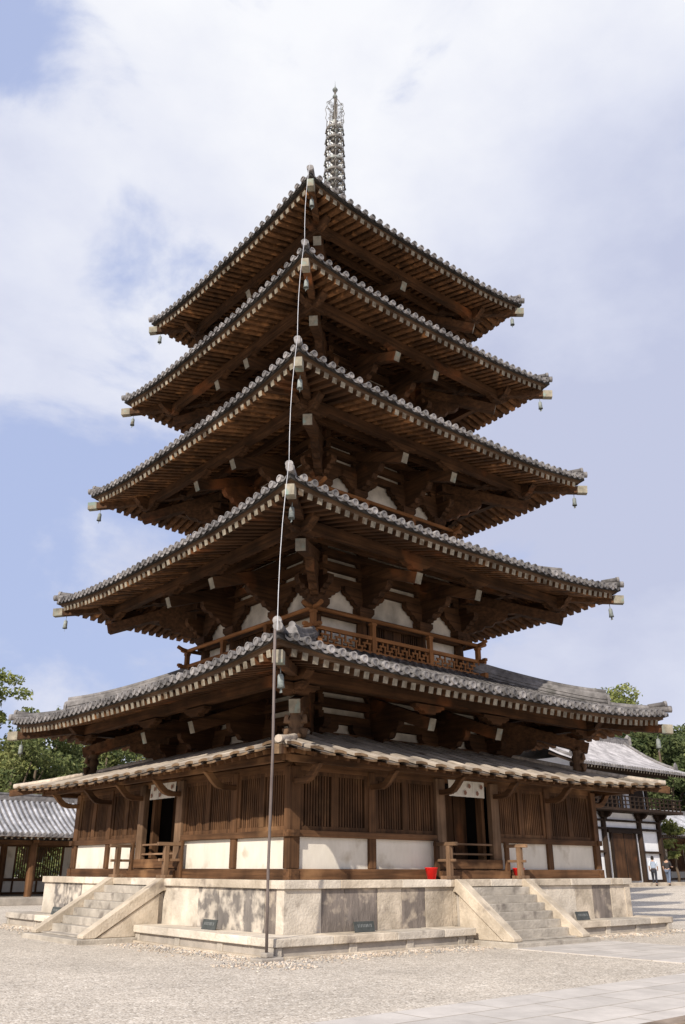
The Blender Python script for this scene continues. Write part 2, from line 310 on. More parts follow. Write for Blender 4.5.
# ================================================================ PAGODA
pag = empty('pagoda', (0,0,0)); tag(pag, 'tall five-storey wooden pagoda with grey tiled roofs on the stone platform', 'pagoda')
LV = [ # W hip tip, H hip z, zmid rafter, body half b, tail c, columns p, diag tail
 dict(W=7.10,H=5.305,zm=5.195,b=3.21,c=5.50,p=(-1.25,1.25),cd=5.36),
 dict(W=6.46,H=9.256,zm=9.07 ,b=2.81,c=5.15,p=(-1.18,1.18),cd=5.12),
 dict(W=5.96,H=13.029,zm=12.90,b=2.41,c=4.60,p=(-1.02,1.02),cd=4.58),
 dict(W=5.40,H=16.70,zm=16.62,b=2.01,c=4.22,p=(-.85,.85),cd=4.0),
 dict(W=4.91,H=20.19,zm=20.0,b=1.62,c=3.74,p=(0.,),cd=3.62)]
SL = .27; U = .30
rafter_specs = []
def build_level(k):
    q = LV[k]; W, H, zm, b, c, cd = q['W'], q['H'], q['zm'], q['b'], q['c'], q['cd']; dz = zm-9.07
    We = W-.15
    def up(x, d): return (U)*min(1.15, abs(x)/We)**3.2*max(0, 1-d/3.2)
    def Zr(x, d): return zm + SL*d + up(x, d)           # rafter centre line
    s1, s2 = (.30,.022) if k < 4 else (.33,.055)
    def T(x, d): return zm + .285 + s1*d + s2*d*d + up(x, d)
    # ---- storey core
    core = MB(); zb = 1.3 if k == 0 else 6.7+dz
    core.box(-b+.06, b-.06, -b+.06, b-.06, zb, 10.05+dz, 0)
    st = part('storey', core, M_PLASTER_D, pag)
    cols = MB(); ztop = 8.0+dz; r = .19 if k == 0 else .165
    cm = MB(); cm.lathe([(r*.97,zb),(r*1.04,zb+(ztop-zb)*.4),(r*.84,ztop)], n=16); cme = cm.mesh('column', WD['z'])
    for (sx, sy) in ((-1,-1),(1,-1),(1,1),(-1,1)): link('column', cme, st, loc=(sx*b, sy*b, 0))
    xs = [-b] + list(q['p']) + [b]
    # wall infill between columns: lattice windows / doors at the centre bay, plaster at the sides
    inf = MB(); nb = len(xs)-1
    if k > 0:
        for i in range(nb):
            a0, a1 = xs[i]+r, xs[i+1]-r
            centre = (nb == 3 and i == 1) or (nb == 2)
            if centre:
                inf.box(a0, a1, -b+.03, -b+.05, zb, ztop-.15, 1)
                n = max(4, int((a1-a0)/.085))
                for j in range(n+1):
                    x = a0+(a1-a0)*j/n
                    if nb == 3 and .33 < j/n < .67: continue
                    inf.bar((x,-b-.01,zb),(x,-b-.01,ztop-.16),.045,.045,0)
                if nb == 3:
                    inf.box(a0+(a1-a0)*.335, a0+(a1-a0)*.495, -b-.04, -b+.02, zb, ztop-.16, 0); inf.box(a0+(a1-a0)*.505, a0+(a1-a0)*.665, -b-.04, -b+.02, zb, ztop-.16, 0)
                inf.box(a0, a1, -b-.06, -b+.03, zb+.05, zb+.55, 0)
            else:
                inf.box(a0, a1, -b-.04, -b+.04, zb, 7.15+dz, 0)
        ime = inf.mesh('window_lattice', [WD['z'], M_BLACK])
    # beams
    bm_ = MB()
    bm_.box(-b-.25, b+.25, -b-.11, -b+.02, 7.84+dz, 8.07+dz, 0)
    bme = bm_.mesh('tie_beam', WD['x'])
    sb = []
    for z0, z1, pr_ in ((8.80,9.02,.13),(9.19,9.42,.15),(9.58,9.80,.17),(9.955,10.07,.19)):
        m = MB(); e = b+.45
        m.box(-e, e, -b-pr_, -b+.03, z0+dz, z1+dz, 0)
        sb.append(m.mesh('wall_beam', WD['x']))
    # cloud shaped brackets along the wall
    hw = .74 if nb == 3 else .66
    def cloudpoly(hw):
        h = [(0.27,8.26),(.30,8.33),(.38,8.36),(.42,8.45),(.52,8.47),(.56,8.56),(hw*.9,8.58),(hw,8.68),(hw,8.81)]
        return [(p[0], p[1]+dz) for p in h] + [(-p[0], p[1]+dz) for p in reversed(h)]
    wb = MB(); wb.prism(cloudpoly(hw), (0,-b-.08,0), (1,0,0), (0,0,1), .2, 0); wbe = wb.mesh('cloud_bracket', WD['x'])
    blk = MB(); s = .27; blk.add([(-s*.72,-s*.72,8.02+dz),(s*.72,-s*.72,8.02+dz),(s*.72,s*.72,8.02+dz),(-s*.72,s*.72,8.02+dz),(-s,-s,8.14+dz),(s,-s,8.14+dz),(s,s,8.14+dz),(-s,s,8.14+dz),(-s,-s,8.27+dz),(s,-s,8.27+dz),(s,s,8.27+dz),(-s,s,8.27+dz)],
        [(0,3,2,1),(8,9,10,11)]+[(i,(i+1)%4,4+(i+1)%4,4+i) for i in range(4)]+[(4+i,4+(i+1)%4,8+(i+1)%4,8+i) for i in range(4)])
    ble = blk.mesh('capital_block', WD['x'])
    # spacer blocks between the beams over each bracket (cloud blocks)
    spm = MB(); spm.prism([(-.15,9.0+dz),(.15,9.0+dz),(.21,9.12+dz),(.21,9.3+dz),(.15,9.42+dz),(.24,9.56+dz),(.24,9.7+dz),(.15,9.8+dz),(.19,9.96+dz),(-.19,9.96+dz),(-.15,9.8+dz),(-.24,9.7+dz),(-.24,9.56+dz),(-.15,9.42+dz),(-.21,9.3+dz),(-.21,9.12+dz)], (0,-b-.055,0), (1,0,0), (0,0,1), .12, 0)
    spe = spm.mesh('spacer_block', WD['x'])
    # projecting arm group, in plane (outward dist, z)
    def armset(L_):
        f = L_
        low = [(0,8.27),(.38*f,8.27),(.46*f,8.33),(.58*f,8.34),(.66*f,8.46),(.84*f,8.48),(.92*f,8.60),(1.10*f,8.62),(1.20*f,8.74),(1.22*f,8.87),(0,8.90)]
        mid = [(0,8.905),(1.46*f,8.86),(1.50*f,8.95),(1.44*f,9.10),(0,9.16)]
        return [(x, z+dz) for x, z in low], [(x, z+dz) for x, z in mid]
    def tailbar(mb, o, ux, L_, tip, w=.22):
        s_ = .36*2.34/tip
        a = Vector((*(Vector(o)+Vector(ux)*-.2).xy, 8.64+dz+s_*(tip+.2))); e = Vector((*(Vector(o)+Vector(ux)*tip).xy, 8.64+dz))
        mb.bar(a, e, w, .30, 0, 1)
    low, mid = armset(1.0)
    am = MB(); am.prism(low, (0,-b,0), (0,-1,0), (0,0,1), .20, 0); ame = am.mesh('cloud_arm', WD['y'])
    am = MB(); am.prism(mid, (0,-b,0), (0,-1,0), (0,0,1), .20, 0); ame2 = am.mesh('upper_arm', WD['y'])
    tm = MB(); tailbar(tm, (0,-b,0), (0,-1,0), 1, c-b); tme = tm.mesh('tail_rafter', [WD['y'], M_HEND])
    # cloud block carrying the purlin
    yp = c-.14
    pb = [(.5,9.02),(.5,8.955),(.40,8.93),(.36,8.88),(.22,8.87),(.17,8.80)]
    pbp = [(x,z+dz+.10) for x,z in pb]+[(-x,z+dz+.10) for x,z in reversed(pb)]
    cb = MB(); cb.prism(pbp, (0,-yp,0), (1,0,0), (0,0,1), .2, 0); cbe = cb.mesh('purlin_block', WD['x'])
    dl, dm_ = armset(1.30)
    D = Vector((-1,-1,0)).normalized()
    dg = MB(); dg.prism(dl, (-b,-b,0), D, (0,0,1), .22, 0); dge = dg.mesh('cloud_arm', WD['x'])
    dg = MB(); dg.prism(dm_, (-b,-b,0), D, (0,0,1), .22, 0)
    n_ = D*1.5*1.30; dg.bar(Vector((-b,-b,9.0+dz))+D*1.7, Vector((-b,-b,8.99+dz))+D*2.06, .23, .24, 0, 1); dge2 = dg.mesh('upper_arm', [WD['x'], M_HEND])
    tg = MB(); tip = (cd-b)*sqrt(2); tailbar(tg, (-b,-b,0), D, 1, tip, .25); tge = tg.mesh('tail_rafter', [WD['x'], M_HEND])
    pu = MB(); e = yp+.55; zt = zm+SL*(We-yp)-.075
    pu.add([(-e,-yp-.11,zt-.10),(-e,-yp+.11,zt-.10),(-e+.2,-yp+.11,zt-.26),(-e+.2,-yp-.11,zt-.26),(-e,-yp-.11,zt),(-e,-yp+.11,zt)],[(0,1,5,4),(0,3,2,1),(0,4,3),(1,2,5)])
    pu.box(-e+.2, e-.2, -yp-.11, -yp+.11, zt-.26, zt, 0)
    pu.add([(-e,-yp-.11,zt),(-e,-yp+.11,zt),(-e+.2,-yp+.11,zt),(-e+.2,-yp-.11,zt)],[(0,3,2,1)])
    pu.add([(e,-yp-.11,zt-.10),(e,-yp+.11,zt-.10),(e-.2,-yp+.11,zt-.26),(e-.2,-yp-.11,zt-.26),(e,-yp-.11,zt),(e,-yp+.11,zt),(e-.2,-yp-.11,zt),(e-.2,-yp+.11,zt)],[(0,4,5,1),(0,1,2,3),(0,3,6,4),(1,5,7,2),(4,6,7,5)])
    pue = pu.mesh('eave_purlin', WD['x'])
    ym = b+1.12; zt2 = zm+SL*(We-ym)-.075
    p2 = MB(); p2.box(-ym-.3, ym+.3, -ym-.09, -ym+.09, zt2-.2, zt2-.004, 0); p2e = p2.mesh('inner_purlin', WD['x'])
    # ---- roof tiles (one side)
    y_e = We+.13
    btop = (LV[k+1]['b']-.05) if k < 4 else .55
    rt = MB(); nx = int(y_e/.304); sp = .304
    NS = 11
    # bed sheet
    nX = 40; rows = []
    for j in range(NS+1):
        y = y_e+(btop-y_e)*j/NS; row = []
        for i in range(nX+1):
            x = -y+2*y*i/nX; d = We-y
            row.append((x,-y,T(x,d)-.01))
        rows.append(row)
    vs = [p for r_ in rows for p in r_]
    rt.add(vs, [(j*(nX+1)+i, j*(nX+1)+i+1, (j+1)*(nX+1)+i+1, (j+1)*(nX+1)+i) for j in range(NS) for i in range(nX)], 0, True)
    # eave edge of the bed: scalloped pan-tile lips
    for i in range(-nx-1, nx+1):
        xa, xb = i*sp+.05, (i+1)*sp-.05
        if abs(xa) > y_e or abs(xb) > y_e: continue
        pts = []
        for t in range(6):
            x = xa+(xb-xa)*t/5; sag = -.045*sin(pi*t/5); pts.append((x, sag))
        vs = [(x,-y_e-.035,T(x,-.13)+sag-.01) for x, sag in pts]+[(x,-y_e-.035,T(x,-.13)+sag-.065) for x, sag in pts]+[(x,-y_e+.3,T(x,-.13)+.08+sag-.01) for x, sag in pts]
        rt.add(vs, [(t+6,t+7,t+1,t) for t in range(5)]+[(t,t+1,t+13,t+12) for t in range(5)], 0)
    vs = []
    for i in range(nX+1):
        x = -y_e+2*y_e*i/nX; z = T(x,-.13); vs += [(x,-y_e-.0,z-.02),(x,-y_e,z-.11),(x,-We+.25,z-.06)]
    rt.add(vs, [(3*i,3*i+1,3*i+4,3*i+3) for i in range(nX)]+[(3*i+1,3*i+2,3*i+5,3*i+4) for i in range(nX)], 1)  # dark strip painted as the shadow below the tile lips
    # cover tiles
    for i in range(-nx, nx+1):
        x = i*sp; ys = y_e+.03; ye = max(abs(x)+.02, btop)
        L_ = ys-ye
        if L_ < .15: continue
        n = max(1, int(L_/.33)); hs = 6
        rr = .082
        for j in range(n):
            ya = ys-L_*j/n; yb = ys-L_*(j+1)/n
            vs = []
            for (yy, r_) in ((ya, rr+.006), (yb, rr-.006)):
                z0 = T(x, We-yy)
                for h in range(hs+1):
                    a = pi*h/hs; vs.append((x+r_*cos(a)*random.uniform(.97,1.0), -yy, z0+r_*sin(a)+.012))
            rt.add(vs, [(h, h+hs+1, h+hs+2, h+1) for h in range(hs)]+[tuple(reversed(range(hs+1)))], 0, True)
        z0 = T(x, We-ys); n = 12
        jx, jz = random.uniform(-.006,.006), random.uniform(-.006,.006)
        rd = .090; cz = z0+.03+jz
        vs = [(x+jx+rd*cos(2*pi*t/n), -ys-.035, cz+rd*sin(2*pi*t/n)) for t in range(n)]+[(x+jx+rd*cos(2*pi*t/n), -ys+.05, cz+rd*sin(2*pi*t/n)) for t in range(n)]+[(x+jx+rd*.72*cos(2*pi*t/n), -ys-.035, cz+rd*.72*sin(2*pi*t/n)) for t in range(n)]+[(x+jx+rd*.66*cos(2*pi*t/n), -ys-.015, cz+rd*.66*sin(2*pi*t/n)) for t in range(n)]
        rt.add(vs, [(t,n+t,n+(t+1)%n,(t+1)%n) for t in range(n)]+[(t,(t+1)%n,2*n+(t+1)%n,2*n+t) for t in range(n)]+[(2*n+t,2*n+(t+1)%n,3*n+(t+1)%n,3*n+t) for t in range(n)]+[tuple(3*n+t for t in range(n))], 2)
    rte = rt.mesh('roof', [M_TILE, M_TILEB, M_DISC])
    roof = link('roof', rte, pag, SIDES[0])
    # boarding above rafters (underside seen from below) and fascia
    ub = MB(); rows = []
    inn = b-.02
    for j in range(9):
        y = We+(inn-We)*j/8
        rows.append([(-y+2*y*i/24, -y, Zr(-y+2*y*i/24, We-y)+.085) for i in range(25)])
    vs = [p for r_ in rows for p in r_]; ub.add(vs, [(j*25+i, (j+1)*25+i, (j+1)*25+i+1, j*25+i+1) for j in range(8) for i in range(24)], 0)
    ube = ub.mesh('roof_boarding', WD['x'])
    fa = MB()
    def strip(mb, y, z0, z1, yb, mi=0):
        vs = []
        for i in range(41):
            x = -y+2*y*i/40; z = Zr(x, We-y); xi = x*yb/y
            vs += [(x,-y,z+z0),(x,-y,z+z1),(xi,-yb,z+z1),(xi,-yb,z+z0)]
        mb.add(vs, [(4*i+a, 4*(i+1)+a, 4*(i+1)+(a+1)%4, 4*i+(a+1)%4) for i in range(40) for a in range(4)], mi)
    strip(fa, We+.01, .074, .165, We-.12); strip(fa, We+.07, .166, .205, We-.12)
    fae = fa.mesh('eave_fascia', M_FASC)
    # hip parts (along -x,-y diagonal)
    hr = MB()
    ti = Vector((-W,-W,H)); inn_ = Vector((-b+.2,-b+.2, zm+SL*(We-b)+.0))
    cur = []
    for t in range(9):
        p = inn_.lerp(ti, t/8); sag = -.16*sin(pi*(t/8)); cur.append(Vector((p.x,p.y,p.z+sag-.02)))
    wv, hv = .19, .235
    rgt = D.cross(Vector((0,0,1))).normalized()
    vs = []
    for p in cur:
        for sx, sz in ((-1,-1),(1,-1),(1,1),(-1,1)): vs.append(p+rgt*sx*wv/2+Vector((0,0,sz*hv/2)))
    K = len(cur); hr.add(vs, [(4*i+a,4*(i+1)+a,4*(i+1)+(a+1)%4,4*i+(a+1)%4) for i in range(K-1) for a in range(4)]+[(0,1,2,3)], 0); n0 = len(hr.v)-len(vs)
    hr.f.append(tuple(n0+4*(K-1)+a for a in (3,2,1,0))); hr.m.append(1); hr.sm.append(False)
    pp = ti+D*.01; hr.bar(ti-D*.30+Vector((0,0,-.0)), pp+Vector((0,0,-.02)), wv+.016, hv+.016, 1, 1)
    hre = hr.mesh('hip_rafter', [WD['x'], M_HEND])
    rg = MB()   # hip ridges of tile
    def diagT(s_): # s_ = half-width position
        return T(s_, We-s_)
    s_end = W-1.25; n = 14; pts = [btop+.05+(s_end-btop-.05)*i/n for i in range(n+1)]
    vs = []
    for s_ in pts:
        p = Vector((-s_,-s_,diagT(s_)-.03)); lift = .05*max(0,(s_-s_end+1.2)/1.2)**2
        for a_, h_ in ((-.12,0),(-.12,.33+lift),(-.07,.40+lift),(.07,.40+lift),(.12,.33+lift),(.12,0)): vs.append(p+rgt*a_+Vector((0,0,h_)))
    rg.add(vs, [(6*i+a,6*(i+1)+a,6*(i+1)+a+1,6*i+a+1) for i in range(n) for a in range(5)]+[tuple(6*n+a for a in range(6))], 0)
    # layered lines on the ridge
    for hh in (.1,.19): 
        for sg in (-1,1): rg.tube([Vector((-s_,-s_,diagT(s_)-.02+hh*1.2))+rgt*sg*.125 for s_ in pts], .018, 4, 0)
    rg.tube([Vector((-s_,-s_,diagT(s_)+.40+.05*max(0,(s_-s_end+1.2)/1.2)**2)) for s_ in pts], .075, 8, 0)
    # demon tile plate at the end of the main ridge
    pe = Vector((-s_end,-s_end,diagT(s_end)-.02)); rg.prism([(-.16,-.02),(.16,-.02),(.16,.26),(.11,.37),(.0,.42),(-.11,.37),(-.16,.26)], pe+D*.04, rgt, (0,0,1), .08, 0)
    q1 = [s_end+(We+.16-s_end)*i/8 for i in range(9)]
    rg.tube([Vector((-s_,-s_,T(s_,We-s_)+.07+.03*i/8)) for i, s_ in enumerate(q1)], .10, 8, 0)
    pe = Vector((-q1[-1],-q1[-1],T(q1[-1],We-q1[-1])+.10))
    rg.tube([pe-D*.05, pe+D*.06], .10, 12, 2)
    rg.tube([pe-D*.60+Vector((0,0,.07))+rgt*.03, pe-D*.14+Vector((0,0,.14))+rgt*.04], .075, 10, 0); rg.tube([pe-D*.15+Vector((0,0,.14))+rgt*.04, pe-D*.07+Vector((0,0,.15))+rgt*.04], .092, 12, 2)
    rge = rg.mesh('hip_ridge', [M_TILE, M_TILEB, M_DISC])
    for si, rot in enumerate(SIDES):
        if si:
            rs = link('roof', rte, pag, rot)
        else: rs = roof
        link('roof_boarding', ube, rs); link('eave_fascia', fae, rs); link('eave_purlin', pue, rs); link('inner_purlin', p2e, rs)
        link('hip_rafter', hre, rs); link('hip_ridge', rge, rs)
        # storey pieces
        if k > 0: link('window_lattice', ime, st, rot)
        link('tie_beam', bme, st, rot)
        for me in sb: link('wall_beam', me, st, rot)
        R = Matrix.Rotation(rot, 3, 'Z')
        for x in xs: link('spacer_block', spe, st, rot, R @ Vector((x*(.985),0,0)))
        for x in xs[1:-1]:
            lp = R @ Vector((x,0,0)); lc = R @ Vector((x,-b,0))
            link('column', cme, st, loc=lc); link('capital_block', ble, st, rot, lc); link('cloud_bracket', wbe, st, rot, lp); link('cloud_arm', ame, st, rot, lp); link('upper_arm', ame2, st, rot, lp); link('tail_rafter', tme, st, rot, lp); link('purlin_block', cbe, st, rot, lp)
        lc = R @ Vector((-b,-b,0)); link('capital_block', ble, st, rot, lc)
        for x in (-b, b): link('cloud_bracket', wbe, st, rot, R @ Vector((x,0,0)))
        link('cloud_arm', dge, st, rot); link('upper_arm', dge2, st, rot); link('tail_rafter', tge, st, rot)
        for x in (-yp+.12, yp-.12): link('purlin_block', cbe, st, rot, R @ Vector((x,0,0)))
        # rafters
        nr = int((We-.16)/.2745)
        for i in range(-nr, nr+1):
            x = i*.2745; yi = max(b, abs(x)+.08)
            jz = random.uniform(-.006,.006)
            a = R @ Vector((x,-yi,Zr(x,We-yi)+jz)); e_ = R @ Vector((x,-We+random.uniform(-.008,.008),Zr(x,0)+jz))
            rafter_specs.append((a, e_, k, rs, rot))
for k in range(5): build_level(k)

# rafters: the hundred nearest the camera as parts, the others joined
def score(s):
    a, e, k, rs, rot = s
    out = Vector((0,-1,0)); out.rotate(Matrix.Rotation(rot,3,'Z'))
    v = (CAMP-e); facing = out.xy.dot(v.xy.normalized())
    return v.length + (0 if facing > 0 else 100)
rafter_specs.sort(key=score)
rest = MB()
for i, (a, e, k, rs, rot) in enumerate(rafter_specs):
    if i < 100:
        L_ = (e-a).length; m = MB(); d = (e-a)
        m.bar((0,0,0),(L_,0,0),.145,.150,0,1)
        o = part('rafter', m, [WD['x'], M_END], rs)
        M = Matrix.Translation(a) @ d.to_track_quat('X','Z').to_matrix().to_4x4()
        o.matrix_local = Matrix.Rotation(-rot,4,'Z') @ M
    else: rest.bar(a, e, .145, .150, 0, 1)
WDr = mat('old_wood_rafter', (.050,.024,.010), (.165,.078,.033), (1.2,1.2,1.2), 3.5, .82, .4, 8, (.30,.14,.055), .58, .012, .2, big=.4, c3scale=3, isl=.4)
tag(part('rafters', rest, [WDr, M_END], pag), kind='stuff')

# ---- balustrades on storeys 2-5
FR = []
def balustrade(k):
    q = LV[k]; b = q['b']; dz = q['zm']-9.07; h = b+.42
    lo = MB(); lo.box(-h-.30, h+.30, -h-.075, -h+.075, 6.83+dz, 6.99+dz, 0)
    loe = lo.mesh('balustrade', WB['x'])
    rails = []
    m = MB(); m.bar((-h-.28,-h,7.37+dz),(h+.28,-h,7.37+dz),.10,.10,0); m.box(-h-.32,-h-.2,-h-.055,-h+.055,7.36+dz,7.44+dz); m.box(h+.2,h+.32,-h-.055,-h+.055,7.36+dz,7.44+dz); mid_ = m.mesh('middle_rail', WB['x'])
    m = MB(); zz = 7.88+dz; m.tube([(-h-.36,-h,zz+.09),(-h-.2,-h,zz+.03),(-h,-h,zz),(h,-h,zz),(h+.2,-h,zz+.03),(h+.36,-h,zz+.09)], .062, 8); top_ = m.mesh('top_rail', WB['x'])
    m = MB(); m.box(-.065,.065,-.065,.065,6.99+dz,7.82+dz); m.box(-.09,.09,-.075,.075,7.74+dz,7.81+dz); post = m.mesh('post', WB['z'])
    px = [-1.0*h/3.23*1.12, 1.0*h/3.23*1.12] if k < 4 else [0]
    # interlocking fret
    fr = MB(); edges = [-h]+px+[h]; z0, z1 = 7.00+dz, 7.315+dz; t = .045
    for a_, b_ in zip(edges, edges[1:]):
        a = a_+.07; b2 = b_-.07; n = max(2, round((b2-a)/.46)); s = (b2-a)/n; H_ = z1-z0
        def vb(x, u0, u1): fr.box(x-t/2, x+t/2, -h-.02, -h+.02, z0+H_*u0, z0+H_*u1)
        def hb(x0, x1, u): fr.box(x0, x1, -h-.017, -h+.017, z0+H_*u-t/2, z0+H_*u+t/2)
        for i in range(n):
            x = a+i*s
            hb(x+s*.0, x+s*.62, .34); hb(x+s*.38, x+s*1.0, .67); vb(x+s*.5, .34, .67); vb(x+s*.5, 0, .12)
            vb(x+s*.12, .34, 1); vb(x+s*.88, 0, .67); vb(x+s*.30, 0, .34); vb(x+s*.70, .67, 1)
    fre = fr.mesh('fret_panel', WB['x'])
    for rot in SIDES:
        o = link('balustrade', loe, pag, rot); link('middle_rail', mid_, o); link('top_rail', top_, o); link('fret_panel', fre, o)
        link('post', post, o, loc=(-h,-h,0))
        for x in px: link('post', post, o, loc=(x,-h,0))
for k in range(1, 5): balustrade(k)

# ---- pent enclosure (mokoshi)
MB_W = 5.28
def enclosure():
    core = MB(); core.box(-MB_W+.12, MB_W-.12, -MB_W+.12, MB_W-.12, ZU, 1.53, 0)
    enc = part('enclosure', core, M_BLACK, pag)
    # posts on front local; door centred cx
    for si, rot in enumerate(SIDES):
        cx = [.02, -.20, 0, 0][si]          # local x of the door
        R = Matrix.Rotation(rot, 3, 'Z'); w = MB_W
        def P(name, mb, mats, bevel=0): return part(name, mb, mats, enc, rot, bevel=bevel)
        m = MB(); m.box(-w-.16, w+.16, -w-.13, -w+.08, ZU+.0, 1.50, 0); P('ground_sill', m, WM['x'], .01)
        for x0, x1 in ((-w-.2, cx-.93), (cx+.93, w+.2)):
            m = MB(); m.box(x0, x1, -w-.12, -w+.06, 2.115, 2.245, 0); P('waist_rail', m, WM['x'], .012)
        posts = [-w, -3.12, -.98+cx, .98+cx, 3.18, w] if si != 3 else [-w,-3.12,-.98,.98,3.18,w]
        for i, x in enumerate(posts):
            if i == 5: continue
            m = MB(); hw = .15 if i in (2,3) else (.14 if i == 0 else .105); m.box(x-hw, x+hw, -w-.09 - (.05 if i in (2,3) else 0), -w+.12, 1.502, 3.52, 0)
            P('post', m, WG['z'] if i in (2,3) else WM['z'], .015)
            # boat-shaped bracket arm reaching out to the eave beam
            if si in (0,1) or i in (0,):
                pl = [(-.05,3.15),(.34,3.14),(.52,3.19),(.64,3.29),(.74,3.40),(.86,3.50),(.64,3.50),(.54,3.39),(.42,3.30),(.26,3.26),(-.05,3.26)]
                m = MB(); m.prism(pl, (x,-w-.09,0), (0,-1,0), (0,0,1), .12, 0); P('bracket_arm', m, WM['y'], .01)
        m = MB(); m.box(-w-.90, w+.90, -w-.88, -w-.74, 3.50, 3.625, 0); P('eave_beam', m, WM['x'])
        m = MB(); m.box(-w, w, -w-.06, -w+.1, 3.44, 3.60, 0); P('head_rail', m, WM['x']); m = MB(); m.box(-w, w, -w-.01, -w+.06, 3.60, 3.95, 0); P('soffit_board', m, WD['x'])
        # bays
        bays = [(-w+.14,-3.12-.105),(-3.12+.105,cx-1.13),(cx+1.13,3.18-.105),(3.18+.105,w-.14)]
        for x0, x1 in bays:
            m = MB(); m.box(x0-.06, x1+.06, -w-.02, -w+.05, 1.50, 2.114, 0); P('white_panel', m, M_PLASTER)
            m = MB()
            # lattice: frame, middle stile, vertical bars over a near-black sheet standing in for unlit depth
            xm = (x0+x1)/2
            m.box(x0, x1, -w+.075, -w+.09, 2.25, 3.44, 1)
            m.box(x0-.02, x1+.02, -w-.045, -w+.045, 2.246, 2.33, 0); m.box(x0-.02, x1+.02, -w-.045, -w+.045, 3.36, 3.438, 0)
            for s0, s1 in ((x0, x0+.10), (xm-.10, xm+.10), (x1-.10, x1)): m.box(s0, s1, -w-.055, -w+.044, 2.331, 3.359, 0)
            for s0, s1 in ((x0+.1, xm-.1), (xm+.1, x1-.1)):
                n = max(5, round((s1-s0)/.078))
                for j in range(1, n):
                    x = s0+(s1-s0)*j/n; m.bar((x,-w+random.uniform(-.014,-.006),2.331),(x,-w-.01,3.359), .043, .05, 0)
            P('lattice_window', m, [WM['z'], M_BLACK])
        # door opening
        m = MB(); m.box(cx-.83, cx+.83, -w+.9, -w+.93, 1.5, 3.4, 0)
        m.box(cx-.84, cx-.83, -w, -w+.93, 1.5, 3.4, 0); m.box(cx+.83, cx+.84, -w, -w+.93, 1.5, 3.4, 0); m.box(cx-.84,cx+.84,-w,-w+.93,3.4,3.45)
        P('doorway', m, [M_BLACK])
        for a_, b_ in ((cx-.83, cx-.70), (cx+.72, cx+.83)): m = MB(); m.box(a_, b_, -w+.10, -w+.30, 1.72, 3.44, 0); P('door_frame', m, WM['z'], .01)
        for a_, b_ in ((cx-.80, cx-.28), (cx-.24, cx+.30), (cx+.34, cx+.80)):
            m = MB(); m.box(a_, b_, -w+.70, -w+.76, 1.6, 3.4, 0); P('inner_door', m, WD['z'], .01)
        m = MB(); m.box(cx-1.12, cx+1.12, -w-.16, -w+.06, 1.51, 1.72, 0); P('door_sill', m, WM['x'], .01); m = MB(); m.box(cx-1.2, cx+1.2, -w-.30, -w-.135, ZU+.0, 1.46, 0); P('door_step', m, WM['x'], .01)
        for z in (2.06, 1.84): m = MB(); m.box(cx-.83, cx+.83, -w-.10, -w-.05, z-.022, z+.022, 0); P('barrier_rail', m, WG['x'], .008)
        # flanking fences
        for fx in (cx-1.22, cx+1.28):
            m = MB(); m.box(fx-.06, fx+.06, -w-.62, -w-.50, ZU+.06, 2.0, 0); m.box(fx-.22, fx+.22, -w-.66, -w-.46, ZU, ZU+.075, 0)
            f = P('side_fence', m, WG['z'], .01)
            m = MB(); m.box(fx-.05, fx+.05, -w-.80, -w-.10, 2.0, 2.08, 0); part('top_rail', m, WG['y'], f, bevel=.01)
            m = MB(); m.box(fx-.035, fx+.035, -w-.74, -w-.10, 1.66, 1.72, 0); part('lower_rail', m, WG['y'], f, bevel=.01)
            m = MB(); m.box(fx-.07, fx+.07, -w-.20, -w-.13, 1.3, 2.12, 0); part('wall_post', m, WM['z'], f, bevel=.01)
    # pent roof of planks
    E_, zc = 6.78, 3.47; IN = 3.3; SLP = .30
    def Zp(x, y): return 3.50 + SLP*(E_-y) + .15*(min(1,abs(x)/E_))**3*max(0,1-(E_-y)/2.2)
    under = MB(); vs = []
    for j in range(5):
        y = E_-.02+(IN-E_)*j/4
        for i in range(21): x = -y+2*y*i/20; vs.append((x,-y,Zp(x,y)+.02))
    under.add(vs, [(j*21+i,(j+1)*21+i,(j+1)*21+i+1,j*21+i+1) for j in range(4) for i in range(20)]); ue = under.mesh('pent_roof', WM['y'])
    pl = MB(); sp = .585; n = int(E_/sp)+1
    def plank(xc, wd, z0, th, over, camber, mi=0):
        xc += random.uniform(-.02,.02); wd += random.uniform(-.03,.03); z0 += random.uniform(-.008,.012)
        segs = 5; ns = 7; x0, x1 = xc-wd/2, xc+wd/2
        ys_ = E_+over+random.uniform(-.015,.015)
        def clampy(x): return max(abs(x)+.02, IN)
        grid = []
        for j in range(ns):
            row = []
            for i in range(segs+1):
                x = x0+(x1-x0)*i/segs; ye = clampy(x); y = ys_+(ye-ys_)*j/(ns-1)
                if ye > ys_: y = ys_; 
                cz = camber*(1-(2*i/segs-1)**2)
                row.append((x, -y, Zp(x, y)+z0+cz))
            grid.append(row)
        vs = [p for r_ in grid for p in r_]; q = segs+1
        fs = [(j*q+i, j*q+i+1, (j+1)*q+i+1, (j+1)*q+i) for j in range(ns-1) for i in range(segs)]
        pl.add(vs, fs, mi, True)
        # underside + end face
        e0 = grid[0]; vs = [(p[0],p[1],p[2]) for p in e0]+[(p[0],p[1],p[2]-th) for p in e0]
        pl.add(vs, [(i, q+i, q+i+1, i+1) for i in range(segs)], 1)
        for side in (0, segs):
            vs = [grid[j][side] for j in range(ns)]+[(grid[j][side][0],grid[j][side][1],grid[j][side][2]-th) for j in range(ns)]
            pl.add(vs, [(j,j+1,ns+j+1,ns+j) for j in range(ns-1)], mi)
        vs = [(grid[j][s_][0],grid[j][s_][1],grid[j][s_][2]-th) for j in (0,1) for s_ in (0,segs)]
